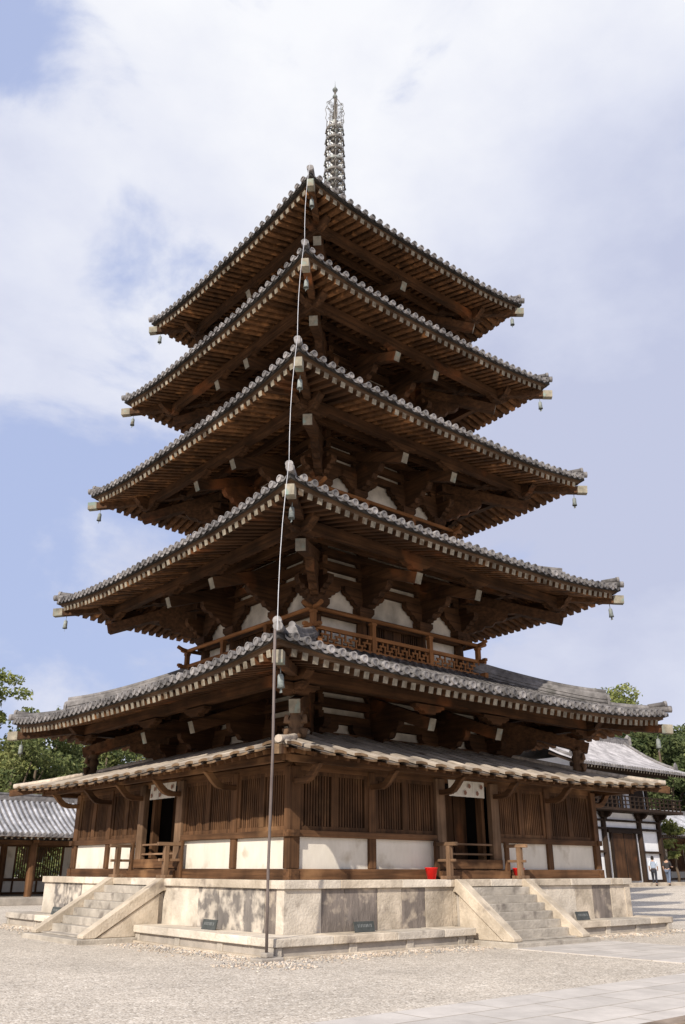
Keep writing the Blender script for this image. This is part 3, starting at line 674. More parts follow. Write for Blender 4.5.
        pl.add(vs, [(0,1,3,2)], 1)
    for i in range(-n, n+1):
        x = i*sp
        if abs(x) < E_-.05: plank(x, .345, .125, .055, .02, .022)
        x = (i+.5)*sp
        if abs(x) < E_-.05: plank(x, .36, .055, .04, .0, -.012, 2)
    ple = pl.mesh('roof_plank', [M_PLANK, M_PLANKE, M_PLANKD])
    rf = MB()
    for i in range(-23, 24):
        x = i*.285
        if abs(x) > 6.5: continue
        yi = max(MB_W, abs(x)+.1)
        if yi > 6.6: continue
        rf.bar((x,-yi,Zp(x,yi)-.035),(x,-6.56,Zp(x,6.56)-.035),.07,.085,0,0)
    rfe = rf.mesh('pent_rafters', [WM['y'], M_PLANKE])
    hp = MB(); D = Vector((-1,-1,0)).normalized()
    hp.tube([Vector((-s_,-s_,Zp(s_,s_)+.15)) for s_ in (IN,4.2,5,6,6.5,E_+.04)], .075, 8, 0); hpe = hp.mesh('hip_cap', [M_PLANK])
    hq = MB(); hq.bar((-MB_W,-MB_W,Zp(MB_W,MB_W)-.10),(-E_-.1,-E_-.1,Zp(E_,E_)-.06),.16,.18,0,1); hqe = hq.mesh('pent_hip_rafter', [WM['x'], M_PLANKE])
    # plaster band and top cover board between pent roof and body
    tb = MB(); tb.box(-IN-.02, IN+.02, -IN-.16, -IN+.05, Zp(0,IN)+.0, Zp(0,IN)+.12); tbe = tb.mesh('flashing_board', WM['x'])
    for rot in SIDES:
        o = link('pent_roof', ue, pag, rot); link('roof_plank', ple, o); link('pent_rafters', rfe, o); link('hip_cap', hpe, o); link('pent_hip_rafter', hqe, o); link('flashing_board', tbe, o)
    # corner struts carved as crouching figures, standing on the pent roof under the corner beams
    for rot in SIDES:
        s_ = 5.14; z0 = Zp(s_,s_)+.1; z1 = 4.70; hh = z1-z0
        m = MB(); m.lathe([(.17,0),(.20,.05*hh),(.19,.2*hh),(.145,.36*hh),(.15,.45*hh),(.19,.58*hh),(.18,.72*hh),(.14,.80*hh),(.15,.9*hh),(.155,hh)], (-s_,-s_,z0), 10)
        cs = part('carved_strut', m, WG['z'], enc, rot)
        for sx, sy in ((-1,.25),(.25,-1)):
            a = MB(); a.tube([(-s_+sx*.12,-s_+sy*.12,z0+.62*hh),(-s_+sx*.24,-s_+sy*.24,z0+.60*hh),(-s_+sx*.22,-s_+sy*.22,z0+.84*hh)],[.07,.065,.05],7); part('carved_arm', a, WG['z'], cs)
            a = MB(); a.tube([(-s_+sx*.10,-s_+sy*.10,z0+.28*hh),(-s_+sx*.25,-s_+sy*.25,z0+.26*hh),(-s_+sx*.2,-s_+sy*.2,z0+.02)],[.08,.08,.06],7); part('carved_leg', a, WG['z'], cs)
        m = MB(); m.box(-s_-.14,-s_+.14,-s_-.14,-s_+.14,z1,z1+.09); part('strut_cap', m, WD['x'], cs)
    return Zp
enclosure()

# curtains hang in the doorways
def curtain(rot, cx, label):
    R = Matrix.Rotation(rot, 3, 'Z'); w = MB_W; m = MB(); e = .012
    t = empty('door_curtain', R @ Vector((cx,-w-.075,3.15)), rot); tag(t, label, 'curtain', 'curtains over the pagoda doors')
    wid = .43
    for i in range(3):
        x0 = -.655+i*.44; m = MB(); nx_, nz = 8, 6; vs = []
        for a in range(nx_+1):
            for b in range(nz+1):
                x = x0+wid*a/nx_; z = .38*(b/nz); sway = (1-b/nz)
                vs.append((x+.012*sway*sin(i*2+1), .014*sin(a*1.6+i)*sway-.02*sway, z))
        m.add(vs, [(a*(nz+1)+b, (a+1)*(nz+1)+b, (a+1)*(nz+1)+b+1, a*(nz+1)+b+1) for a in range(nx_) for b in range(nz)], 0, True)
        o = part('cloth_panel', m, M_CLOTH, t)
        c = MB()
        for (u, v) in ((.30,.10),(.66,.26)):
            n = 10; c.add([(x0+wid*u+.05*cos(2*pi*q/n)*(1+.15*cos(5*2*pi*q/n)), -.042, v+.058*sin(2*pi*q/n)) for q in range(n)], [tuple(range(n))], 0)
        part('flower_crest', c, M_CREST, o)
curtain(0, .03, 'short white door curtain with brown flower crests in the doorway of the right face')
curtain(-pi/2, -.20, 'short white door curtain with brown flower crests in the doorway of the left face')

# ---- finial
def finial():
    m = MB(); z0 = LV[4]['zm']+2.5
    m.box(-.6,.6,-.6,.6,z0,z0+.75); m.box(-.7,.7,-.7,.7,z0+.75,z0+.85)
    m.lathe([(.55,z0+.85),(.52,z0+1.05),(.38,z0+1.25),(.1,z0+1.3)], n=20)
    m.tube([(0,0,z0),(0,0,31.9)], [.10,.045], 10)
    f = part('finial', m, M_FINIAL, pag)
    for i in range(9):
        z = 24.95+i*.585; R_ = .455-.0135*i
        r = MB(); r.torus((0,0,z), R_, .036, 28, 6, 0, 2, 2.3); r.torus((0,0,z), .13, .05, 16, 6, 0, 2, 1.8)
        for j in range(8):
            a = 2*pi*j/8; r.bar((.12*cos(a),.12*sin(a),z),(R_*cos(a),R_*sin(a),z),.035,.05)
        ring = part('ring', r, M_FINIAL, f)
        o = MB()
        for j in range(8):
            a = 2*pi*j/8+.2; cc = (R_*.74*cos(a), R_*.74*sin(a), z+.24)
            if j % 2 == 0:
                t = MB(); t.torus((0,0,0), .088, .042, 12, 5, 0, 1, .5); t.xf(Matrix.Translation(cc) @ Matrix.Rotation(radians(-39.9),4,'Z')); o.add(t.v, t.f, 1, True)
            o.bar((R_*.98*cos(a),R_*.98*sin(a),z+.05),(R_*.95*cos(a),R_*.95*sin(a),z+.55),.022,.022)
            o.lathe([(.012,-.05),(.03,-.12),(.035,-.17)], ((R_+.03)*cos(a),(R_+.03)*sin(a),z), 6)
        o.lathe([(.17,z+.05),(.13,z+.25),(.17,z+.5)], (0,0,0), 10)
        part('ring_ornaments', o, [M_FINIAL, mat('pale_bronze', (.55,.56,.54), (.75,.76,.75), nscale=6, rough=.5, big=0) if i == 0 else bpy.data.materials['pale_bronze']], ring)
    # water-flame: four openwork fins
    for j in range(4):
        a = pi/4*1+pi/2*j+.35; m = MB(); ex = Vector((cos(a),sin(a),0)); Z = Vector((0,0,1))
        def P_(u, v): return tuple(ex*u+Z*(30.05+v))
        m.tube([P_(.06,.05),P_(.30,0),P_(.40,.2),P_(.36,.45),P_(.41,.7),P_(.33,.95),P_(.36,1.12),P_(.22,1.25),P_(.06,1.5)], .013, 5)
        random.seed(30+j)
        for q in range(16):
            cu, cv = random.uniform(.11,.33), (.08+q*.075); R_ = random.uniform(.05,.08); s = random.choice((-1,1)); pts = []
            for t in range(12): an = t*.62*s+q; rr = R_*(1-.055*t); pts.append(P_(cu+rr*cos(an), cv+rr*sin(an)))
            m.tube(pts, .010, 4)
            m.tube([P_(.05,cv-.05),P_(cu,cv-R_)], .008, 4)
        part('flame_fin', m, M_FINIAL, f)
    m = MB(); m.lathe([(.0,31.47),(.07,31.50),(.105,31.58),(.07,31.66),(.0,31.69)], n=14); part('lower_jewel', m, M_BRONZE, f)
    m = MB(); m.lathe([(.0,31.86),(.08,31.90),(.115,31.98),(.07,32.07),(.02,32.14),(.008,32.3),(.003,32.5)], n=14); part('top_jewel', m, M_BRONZE, f)
finial()

# ---- wind bells
def bell_proto():
    m = MB(); m.lathe([(.0,0),(.055,-.015),(.075,-.06),(.082,-.25),(.098,-.33),(.09,-.33),(.07,-.25),(.06,-.05),(0,-.03)], (0,0,-.08), 12)
    m.tube([(0,0,.06),(0,0,-.09)], .012, 6); o = part('wind_bell', m, M_BRONZE)
    c = MB(); c.tube([(0,0,-.12),(0,0,-.43)], .008, 5); c.prism([(-.05,-.52),(.05,-.52),(.03,-.43),(-.03,-.43)], (0,0,0), (.7,.7,0), (0,0,1), .006); part('clapper', c, M_BRONZE, o)
    return o
bp_ = bell_proto(); first = True
rn = ['lowest tiled roof','second tiled roof from the bottom','middle tiled roof','fourth tiled roof from the bottom','topmost tiled roof']
cn = ['near','left','far','right']
for k in range(5):
    q = LV[k]; s_ = q['W']-.30
    for ci, (sx, sy) in enumerate(((-1,-1),(-1,1),(1,1),(1,-1))):
        if ci == 2: continue
        o = bp_ if first else copy_tree(bp_); first = False
        o.location = (sx*s_, sy*s_, q['H']-.20); o.scale = (.8,.8,.85); o.rotation_euler = (random.uniform(-.05,.05), random.uniform(-.05,.05), random.uniform(0,1)); 
        tag(o, 'bronze wind bell under the %s corner of the %s' % (cn[ci], rn[k]), 'wind bell', 'wind bells under the roof corners')

# ---- lightning conductor
m = MB()
def dz_(p): return Vector(p)
m.tube([(-6.84,-6.70,0),(-6.95,-6.82,1.5),(-7.10,-7.05,3.6),(-7.30,-7.27,5.75)], .027, 8)
lc = part('lightning_conductor', m, M_POLE); tag(lc, 'slender grey pole and cable running up the near corner of the pagoda', 'cable')
m = MB(); pts = [Vector((-7.30,-7.27,5.70))]
knots = [(7.24,5.75),(6.66,9.78),(6.15,13.52),(5.58,17.22),(5.08,20.72)]
for (a, za), (b, zb) in zip(knots, knots[1:]):
    for t in (0,.2,.4,.6,.8,1):
        s_ = a+(b-a)*t; bow = .08*sin(pi*t); pts.append(Vector((-s_-bow*.35, -s_-.02+bow*.55, za+(zb-za)*t)))
m.tube(pts, .008, 6); part('cable', m, mat('silver_cable', (.45,.45,.46), (.6,.6,.62), nscale=6, rough=.4, big=0), lc)
m = MB(); m.box(-.26,.26,-.16,.16,0,.07); m.box(-.09,.09,-.08,.08,.07,.15); o = part('foot_stone', m, M_STONEG, lc, .1, (-6.84,-6.72,0), bevel=.02)

# ---- buckets and signs
def bucket(x, y, label):
    t = empty('fire_bucket', (x,y,ZU)); t.scale = (.9,.9,.9); tag(t, label, 'bucket', 'red fire buckets beside the stairs')
    m = MB(); m.lathe([(.0,.01),(.105,.0),(.155,.25),(.168,.255),(.168,.275),(.15,.275),(.145,.25),(.10,.03),(0,.03)], n=20); part('pail', m, M_RED, t)
    m = MB(); pts = [(.158*cos(a), .158*sin(a)*.4-.02, .25-.10*sin(a)) for a in [pi*i/10 for i in range(11)]]; m.tube(pts, .007, 5); part('handle', m, M_RED, t)
bucket(-1.62,-5.66,'bright red fire bucket on the platform left of the right-hand stairs')
bucket(1.50,-5.62,'bright red fire bucket behind the fence post right of the right-hand stairs')
def sign(x, y, rot, label):
    t = empty('notice_plaque', (x,y,ZL), rot); tag(t, label, 'sign', 'small slate plaques on the platform ledge')
    m = MB(); m.bar((0,0,.0),(0,.05,.19),.52,.03,0,None,(0,-1,.25)); part('board', m, M_SIGN, t)
    m = MB(); random.seed(3)
    for i in range(9):
        cx_ = -.17+i*.043; zc = .115
        for q in range(3): m.box(cx_-.014, cx_+.014, 0,.0015, zc-.022+q*.02, zc-.017+q*.02)
        m.box(cx_-.003+random.uniform(-.008,.008), cx_+.003, 0,.0015, zc-.026, zc+.028)
    for v in range(len(m.v)):
        X, Y, Z = m.v[v]; m.v[v] = (X, -.020+Z*.263+Y-.0, Z)
    part('lettering', m, M_TEXT, t)
sign(-4.12,-6.22,0,'small dark slate plaque on the right-face ledge, nearest the near corner')
sign(3.15,-6.22,0,'small dark slate plaque on the right-face ledge beyond the right stairs')
sign(-6.22,-3.75,-pi/2,'small dark slate plaque on the left-face ledge between stairs and near corner')
sign(-6.22,4.05,-pi/2,'small dark slate plaque on the left-face ledge beyond the left stairs')

# ================================================================ CORRIDOR (cloister), left
def tiled_slope(mb, x0, x1, ye, ze, yr, zr, sp=.3, r=.075, sag=.12, disc=True, md=2):
    """slope running along x; eave at (ye,ze) rises to (yr,zr)"""
    def Pz(t): return ze+(zr-ze)*t - sag*sin(pi*t)
    N_ = 6
    mb.add([(x,ye+(yr-ye)*j/N_,Pz(j/N_)) for j in range(N_+1) for x in (x0,x1)], [(2*j,2*j+1,2*j+3,2*j+2) for j in range(N_)], 1, True)
    mb.add([(x0,ye,ze),(x1,ye,ze),(x1,ye,ze-.09),(x0,ye,ze-.09)], [(0,1,2,3)], 1)
    n = int((x1-x0)/sp)
    for i in range(n+1):
        x = x0+.08+i*sp; hs = 5; vs = []
        if x > x1: break
        for j in range(N_+1):
            for h in range(hs+1):
                a = pi*h/hs; vs.append((x+r*cos(a), ye+(yr-ye)*j/N_, Pz(j/N_)+r*sin(a)+.01))
        mb.add(vs, [(j*(hs+1)+h,(j+1)*(hs+1)+h,(j+1)*(hs+1)+h+1,j*(hs+1)+h+1) for j in range(N_) for h in range(hs)], 0, True)
        if disc:
            sgn = -1 if ye < yr else 1
            mb.tube([(x,ye+sgn*.03,ze+.03),(x,ye-sgn*.05,ze+.04)], r*1.1, 8, md)
M_TILEL = mat('corridor_tile', (.26,.26,.275), (.42,.42,.44), nscale=4, rough=.7, bump=.2, c3=(.17,.165,.165), f3=.62, c3scale=1.5)
def corridor(name, x0, x1, yf, base, ez, rz, depth, label, bay=3.75, wins=True):
    c = empty(name, ((x0+x1)/2, yf, 0)); tag(c, label, 'corridor'); ox, oy = (x0+x1)/2, yf
    def P(n, mb, mats, parent=c, bevel=0):
        if parent is c: mb.xf(Matrix.Translation((-ox,-oy,0)))
        else: mb.xf(Matrix.Translation((-ox,-oy,0)))
        return part(n, mb, mats, parent, bevel=bevel)
    m = MB(); m.box(x0-.8, x1+.8, yf-1.6, yf+depth+1.2, 0, base, 0); P('stone_base', m, M_STONEG, bevel=.02)
    m = MB(); yr = yf+depth/2
    tiled_slope(m, x0-.8, x1+.8, yf-1.05, ez, yr, rz, sp=.27); tiled_slope(m, x0-.8, x1+.8, yf+depth+1.05, ez, yr, rz, sp=.27)
    m.add([(x0-.79,yf-1,ez-.1),(x0-.79,yf+depth+1,ez-.1),(x0-.79,yr,rz-.05)],[(0,1,2)],1); m.add([(x1+.79,yf-1,ez-.1),(x1+.79,yf+depth+1,ez-.1),(x1+.79,yr,rz-.05)],[(2,1,0)],1)
    roof = P('roof', m, [M_TILEL, M_TILE, M_DISC])
    m = MB(); m.box(x0-.85, x1+.85, yr-.13, yr+.13, rz-.05, rz+.2, 0); m.tube([(x0-.9,yr,rz+.24),(x1+.9,yr,rz+.24)], .09, 8); P('ridge', m, [M_TILE], roof)
    m = MB(); nraf = int((x1-x0+1.4)/.3)
    for i in range(nraf):
        x = x0-.7+i*.3; m.bar((x,yf+.2,ez-.12+.45*(rz-ez)/ (depth/2+1)*1.0),(x,yf-1.0,ez-.15),.08,.1,0,1)
    m.box(x0-.78, x1+.78, yf-.98, yf+.1, ez-.085, ez-.06, 2); P('eave_rafters', m, [WM['y'], M_END, M_PLASTER_D], roof)
    nb = round((x1-x0)/bay)
    for i in range(nb+1):
        x = x0+(x1-x0)*i/nb
        for yy in (yf, yf+depth):
            m = MB(); m.lathe([(.17,base),(.19,base+1),(.15,ez-.2)], (x,yy,0), 12); m.box(x-.13,x+.13,yy-.3,yy+.3,ez-.33,ez-.2); P('column', m, WM['z'])
    m = MB(); m.box(x0, x1, yf-.09, yf+.09, ez-.42, ez-.22); P('lintel', m, WM['x'])
    m = MB(); m.box(x0, x1, yf+depth-.09, yf+depth+.09, ez-.42, ez-.22); m.box(x0, x1, yf+depth-.08, yf+depth+.08, base+.62, base+.76); m.box(x0,x1,yf+depth-.07,yf+depth+.07,base,base+.12); P('back_rails', m, WM['x'])
    for i in range(nb):
        a, b = x0+(x1-x0)*i/nb+.17, x0+(x1-x0)*(i+1)/nb-.17; y = yf+depth
        m = MB(); m.box(a, b, y-.03, y+.03, base+.12, base+.62, 0); m.box(a, a+.42, y-.03, y+.03, base+.76, ez-.42, 0); m.box(b-.42, b, y-.03, y+.03, base+.76, ez-.42, 0); P('white_panel', m, M_PLASTER)
        m = MB(); m.box(a+.42, a+.52, y-.05, y+.05, base+.12, ez-.42); m.box(b-.52, b-.42, y-.05, y+.05, base+.12, ez-.42); m.box((a+b)/2-.05,(a+b)/2+.05,y-.045,y+.045,base+.12,base+.62)
        n = 20
        for j in range(1, n): x = a+.52+(b-a-1.04)*j/n; m.bar((x,y,base+.76),(x,y,ez-.42),.05,.05)
        P('lattice_window', m, WM['z'])
corridor('cloister_corridor', -26.3, 11.2, 22.0, .30, 2.95, 4.62, 3.9, 'long low cloister with grey tiled roof and lattice windows behind the pagoda at left')
corridor('side_corridor', 42.2, 61.0, 17.0, .8, 4.0, 5.75, 4.2, 'low tiled corridor joined to the right end of the white two-storey hall')

# ================================================================ SUTRA HALL (right)
def hall():
    xs = [28.6, 31.0, 33.05, 37.1, 39.4]; xs = [30.7, 33.05, 37.1, 39.45]; yf = 13.0; yb = 19.0; BZ = .78
    c = empty('sutra_hall', (35, yf, 0)); tag(c, 'white-walled two-storey wooden hall with balcony and tiled gable roof at right', 'hall')
    T_ = Matrix.Translation((-35,-yf,0))
    def P(n, mb, mats, parent=c, bevel=0): mb.xf(T_); return part(n, mb, mats, parent, bevel=bevel)
    m = MB(); m.box(28.8, 41.6, yf-1.6, yb+1.6, 0, BZ, 0); P('stone_base', m, M_STONE, bevel=.02)
    m = MB(); m.box(xs[0]-.05, xs[-1]+.05, yf+.08, yb-.08, BZ, 4.95); wl = P('lower_wall', m, M_PLASTERH)
    for x in xs:
        for yy in (yf, yb):
            m = MB(); m.lathe([(.19,BZ),(.2,2.5),(.17,4.75)], (x,yy,0), 12); P('column', m, WK['z'], wl)
            m = MB(); m.prism([(-.14,4.5),(.14,4.5),(.17,4.6),(.36,4.66),(.46,4.80),(.46,4.95),(-.46,4.95),(-.46,4.80),(-.36,4.66),(-.17,4.6)], (x,yy-.13,0), (1,0,0), (0,0,1), .2); P('bracket', m, WK['x'], wl); m = MB(); m.prism([(0.25,4.6),(.5,4.66),(.7,4.85),(.7,4.97),(0,4.97)], (x,yf,0), (0,-1,0), (0,0,1), .2); P('bracket_arm', m, WK['y'], wl) if yy == yf else None
    for z0, z1 in ((BZ, BZ+.16), (2.52,2.66), (3.90,4.04), (4.40,4.52)):
        m = MB()
        if z0 < 3: 
            for a, b in ((xs[0],xs[1]),(xs[2],xs[3])): m.box(a, b, yf-.1, yf+.06, z0, z1)
        else: m.box(xs[0]-.25, xs[-1]+.25, yf-.12, yf+.06, z0, z1)
        m.box(xs[-1]-.05, xs[-1]+.13, yf, yb, z0, z1)
        P('wall_rail', m, WK['x'], wl)
    m = MB(); m.box(xs[1]+.75, xs[2]-.75, yf-.06, yf+.04, BZ+.1, 3.7); d = P('door', m, WD['z'], wl)
    m = MB(); m.box(xs[1]+.18, xs[2]-.18, yf-.22, yf+.02, 3.72, 3.9); m.box(xs[1]+.60, xs[1]+.74, yf-.1, yf+.05, BZ+.1, 3.72); m.box(xs[2]-.74, xs[2]-.60, yf-.1, yf+.05, BZ+.1, 3.72); m.box((xs[1]+xs[2])/2-.03,(xs[1]+xs[2])/2+.03,yf-.09,yf-.03,BZ+.1,3.7); P('door_frame', m, WK['x'], d)
    # balcony
    bx0, bx1 = xs[0]-1.15, xs[-1]+1.15; by = yf-1.15
    m = MB(); m.box(bx0, bx1, by, yb+1.15, 4.98, 5.10); m.box(bx0-.2, bx1+.2, by-.06, by+.1, 5.0, 5.16); bal = P('balcony', m, WK['x'])
    m = MB()
    for z in (5.38, 5.62): m.box(bx0-.25, bx1+.25, by-.03, by+.03, z-.03, z+.03)
    m.tube([(bx0-.35,by,5.93),(bx0,by,5.88),(bx1,by,5.88),(bx1+.35,by,5.93)], .045, 6)
    for z in (5.38,5.62,5.88): m.box(bx1-.03, bx1+.03, by, yb+1, z-.03, z+.03)
    P('rail', m, WK['x'], bal)
    n = 22
    for i in range(n+1): x = bx0+(bx1-bx0)*i/n; m = MB(); m.box(x-.035,x+.035,by-.04,by+.04,5.16,5.86); P('post', m, WK['z'], bal)
    # upper storey
    ux0, ux1 = xs[0]+.25, xs[-1]-.35; uy = yf+.45
    m = MB(); m.box(ux0, ux1, uy, yb-.45, 5.1, 8.3); up_ = P('upper_wall', m, M_PLASTERH)
    for x in (ux0, 33.2, 34.6, 36.0, 37.2, ux1): m = MB(); m.box(x-.14,x+.14,uy-.12,uy+.05,5.1,7.9); P('column', m, WK['z'], up_)
    m = MB()
    for a, b in ((ux0+.3,33.0),(33.4,34.4),(34.9,35.7),(37.45,ux1-.35)): m = MB(); m.box(a, b, uy-.06, uy+.02, 5.15, 7.4); P('shutter', m, WK['z'], up_)
    pass
    m = MB(); m.box(ux0-.2, ux1+.3, uy-.14, uy+.05, 7.42, 7.62); m.box(ux0-.8, ux1+1.2, uy-1.2, uy-1.0, 7.35, 7.55); m.box(ux1-.02, ux1+.1, uy, yb-.5, 7.42, 7.62); P('head_beam', m, WK['x'], up_)
    # gable roof
    rx0, rx1 = 28.6, 41.7; ye, ze = yf-2.0, 7.55; yr, zr = (yf+yb)/2, 10.15; yeb = yb+2.0
    m = MB(); tiled_slope(m, rx0, rx1, ye, ze, yr, zr, sp=.28, sag=.32); tiled_slope(m, rx0, rx1, yeb, ze, yr, zr, sp=.28, sag=.32)
    rf = P('roof', m, [mat('hall_tile', (.28,.265,.27), (.42,.40,.40), nscale=4, rough=.7, bump=.2), mat('hall_tile_bed', (.18,.17,.17), (.28,.265,.265), nscale=4), M_DISC])
    def prof(t): return ye+(yr-ye)*t, ze+(zr-ze)*t-.32*sin(pi*t)
    m = MB(); m.box(rx0-.1, rx1+.1, yr-.16, yr+.16, zr-.05, zr+.30); m.tube([(rx0-.15,yr,zr+.34),(rx1+.15,yr,zr+.34)], .10, 8); m.prism([(-.28,-.05),(.28,-.05),(.26,.5),(0,.75),(-.26,.5)], (rx1+.16,yr,zr), (0,1,0), (0,0,1), .1); P('ridge', m, M_TILE, rf)
    for x in (rx0+.5, rx1-.55):
        m = MB()
        pts = [(x, prof(1-t*.13)[0], prof(1-t*.13)[1]+.12) for t in range(7)]; m.tube(pts, .13, 8)
        p = pts[-1]; m.prism([(-.2,-.1),(.2,-.1),(.18,.25),(0,.45),(-.18,.25)], (p[0],p[1]-.05,p[2]), (1,0,0), (0,0,1), .1)
        P('descending_ridge', m, M_TILE, rf)
    m = MB()
    for s_ in (1,):
        pts = [prof(t/8) for t in range(9)]
        for (ya, za), (yb_, zb_) in zip(pts, pts[1:]):
            m.add([(rx1,ya,za+.02),(rx1,yb_,zb_+.02),(rx1,yb_,zb_-.3),(rx1,ya,za-.3)], [(0,1,2,3)]); m.add([(rx1,2*yr-ya,za+.02),(rx1,2*yr-yb_,zb_+.02),(rx1,2*yr-yb_,zb_-.3),(rx1,2*yr-ya,za-.3)], [(3,2,1,0)])
    P('barge_board', m, WK['y'], rf)
    m = MB(); m.add([(ux1+.02,yf+.5,7.8),(ux1+.02,yb-.5,7.8),(ux1+.02,yr,zr-.3)],[(0,1,2)]); P('gable_wall', m, M_PLASTERH, rf)
    m = MB(); n = int((rx1-rx0)/.32)
    for i in range(n+1): x = rx0+.1+i*.32; m.bar((x,uy,ze+.75),(x,ye+.08,ze-.17),.11,.14,0,1)
    m.box(rx0, rx1, ye+.03, ye+.1, ze-.1, ze-.02, 0)
    m.add([(rx0,ye+.1,ze-.08),(rx1,ye+.1,ze-.08),(rx1,uy,ze+.84),(rx0,uy,ze+.84)], [(0,1,2,3)], 0)
    P('eave_rafters', m, [WK['y'], M_END], rf)
hall()

# ================================================================ TREES
def leaf_cloud(mb, clumps, dens, ls, flat=.6):
    for (cx, cy, cz, r, rz) in clumps:
        n = int(dens*r*r)
        for _ in range(n):
            while True:
                x, y, z = random.uniform(-1,1), random.uniform(-1,1), random.uniform(-1,1); d = x*x+y*y+z*z
                if d < 1 and d > .12*random.random(): break
            k = 1.0+.18*sin(7*x+cx)*cos(6*y+cz)
            p = Vector((cx+x*r*k, cy+y*r*k, cz+z*rz*k)); s = ls*random.uniform(.6,1.35)
            a = Vector((random.gauss(0,1),random.gauss(0,1),random.gauss(0,flat))).normalized(); b = a.cross(Vector((random.gauss(0,1),random.gauss(0,1),random.gauss(0,1)))).normalized()
            mb.add([p-a*s, p-b*s*.45, p+a*s, p+b*s*.45], [(0,1,2,3)])
def make_tree(name, h, kind, seed, label, group, loc, spread=1.0, dens=150, ls=.2, extra=(), nb=14):
    random.seed(seed); t = empty(name, loc); tag(t, label, 'tree', group)
    tr = MB(); cl = []; lean = random.uniform(-.06,.06)*h
    top = .86*h
    pts = [(lean*i/6+random.uniform(-.1,.1)*(i > 0), random.uniform(-.12,.12)*(i > 0), top*i/6) for i in range(7)]
    tr.tube(pts, [h*.026*(1-.13*i) for i in range(7)], 8)
    if kind == 'pine':
        for i in range(nb):
            f = random.uniform(.42,.97); z = top*f; L_ = h*.26*spread*(1.15-f*.75)*random.uniform(.6,1.2); a = i*2.4+random.uniform(-.3,.3)
            b = Vector((lean*f,0,z)); e = b+Vector((cos(a)*L_, sin(a)*L_, random.uniform(.0,.12)*h*.5)); m_ = b.lerp(e,.5)+Vector((0,0,-.03*h*random.random()))
            tr.tube([b, m_, e], [h*.009,h*.006,h*.003], 5)
            for q in range(3):
                c = m_.lerp(e, q/2.0)+Vector((random.uniform(-.3,.3),random.uniform(-.3,.3),random.uniform(.0,.35))); r = h*random.uniform(.045,.085)
                cl.append((c.x,c.y,c.z,r,r*.42))
        for q in range(5): cl.append((lean+random.uniform(-.08,.08)*h, random.uniform(-.08,.08)*h, h*random.uniform(.84,.96), h*.08, h*.045))
        cl += list(extra); m = MB(); leaf_cloud(m, cl, dens, ls, .9); mt = M_LEAFP
    else:
        R_ = h*.30*spread
        for i in range(40):
            u, v = random.uniform(0,2*pi), random.uniform(-.75,1); rr = R_*sqrt(max(0,1-v*v))*random.uniform(.55,1.0)
            c = Vector((cos(u)*rr, sin(u)*rr, h*.62+v*h*.34)); r = h*random.uniform(.07,.13)
            cl.append((c.x,c.y,c.z,r,r*.72))
            if i % 3 == 0: tr.tube([(0,0,h*.35), (c.x*.5,c.y*.5,(h*.35+c.z)/2), (c.x*.9,c.y*.9,c.z)], [h*.013,h*.008,h*.003], 5)
        m = MB(); leaf_cloud(m, cl, dens, ls, .8); mt = M_LEAFD if h > 15 else M_LEAFB
    part('trunk', tr, M_TRUNK, t); part('crown', m, mt, t)
    return t
def put(proto, x, y, s, rot, label, sz=None):
    c = copy_tree(proto); c.location = (x,y,0); c.rotation_euler = (0,0,rot); c.scale = (s,s,sz or s); c['label'] = label; return c
GL = 'trees behind the cloister'; GR = 'trees on the wooded slope at right'
p1 = make_tree('pine_tree', 13.6, 'pine', 14, 'tall open-crowned pine rising at the left edge above the cloister roof', GL, (1.2,36.5,0), 1.0, 190, .17, [(x,y,z,r,r*.5) for x,y,z,r in ((.3,.1,13.3,.9),(1.2,-.6,12.9,.8),(-.8,.3,12.7,.9),(1.7,-1.4,11.9,.8),(.2,-.9,12.0,.9),(2.2,-1.8,10.7,.7))])
b1 = make_tree('broadleaf_tree', 9.2, 'broad', 12, 'rounded green tree left of the lowest roof corner, just behind the cloister', GL, (2.6,34.0,0), 1.35, 230, .15)
b2 = make_tree('broadleaf_tree', 8.2, 'broad', 13, 'bushy green tree between the left roof corner and the enclosure wall', GL, (8.6,36.0,0), 1.45, 230, .15)
put(p1, 5.4, 41.5, .74, 1.3, 'pine with a dense crown behind the lowest left roof corner', .68)
put(b1, 7.0, 42.0, 1.12, 2.1, 'green tree further back in the left-hand tree line', .98)
put(b2, 13.4, 41.0, 1.05, .7, 'yellowish green tree seen between the two lowest left eaves')
put(b2, -2.8, 36.0, .92, 2.9, 'broad green tree cut by the left edge of the view')
put(b1, 0.0, 44.0, .95, 4.0, 'large green tree behind the tall pine at the left edge')
put(b2, 18.5, 46.0, 1.2, 5.0, 'green tree mostly hidden behind the pent roof at left', .95)
put(p1, -5.5, 41.0, .95, 3.3, 'pine standing just outside the left edge')
for x, y, s_, r_, lb in ((12.6,36.5,1.06,5.7,'green tree close behind the cloister left of the corner strut'),(7.2,39.5,1.16,2.6,'green tree second in line behind the cloister ridge'),(19.5,50,1.35,.4,'tree further off behind the pent roof at left'),(5.4,37.5,1.12,1.1,'green tree directly above the middle of the cloister roof'),(10.8,39.0,1.08,2.2,'green tree just left of the dark corner strut'),(14.8,42.5,1.16,3.1,'pale green tree right of the dark corner strut'),(17.2,40.5,1.0,4.6,'green tree behind the pent roof slope at left'),(8.9,42.5,1.3,.2,'rounded green tree top seen directly under the lowest left eave'),(3.0,40.0,1.05,5.1,'green tree filling the gap under the lowest left roof corner')):
    put(b2, x, y, s_, r_, lb, s_*1.16)
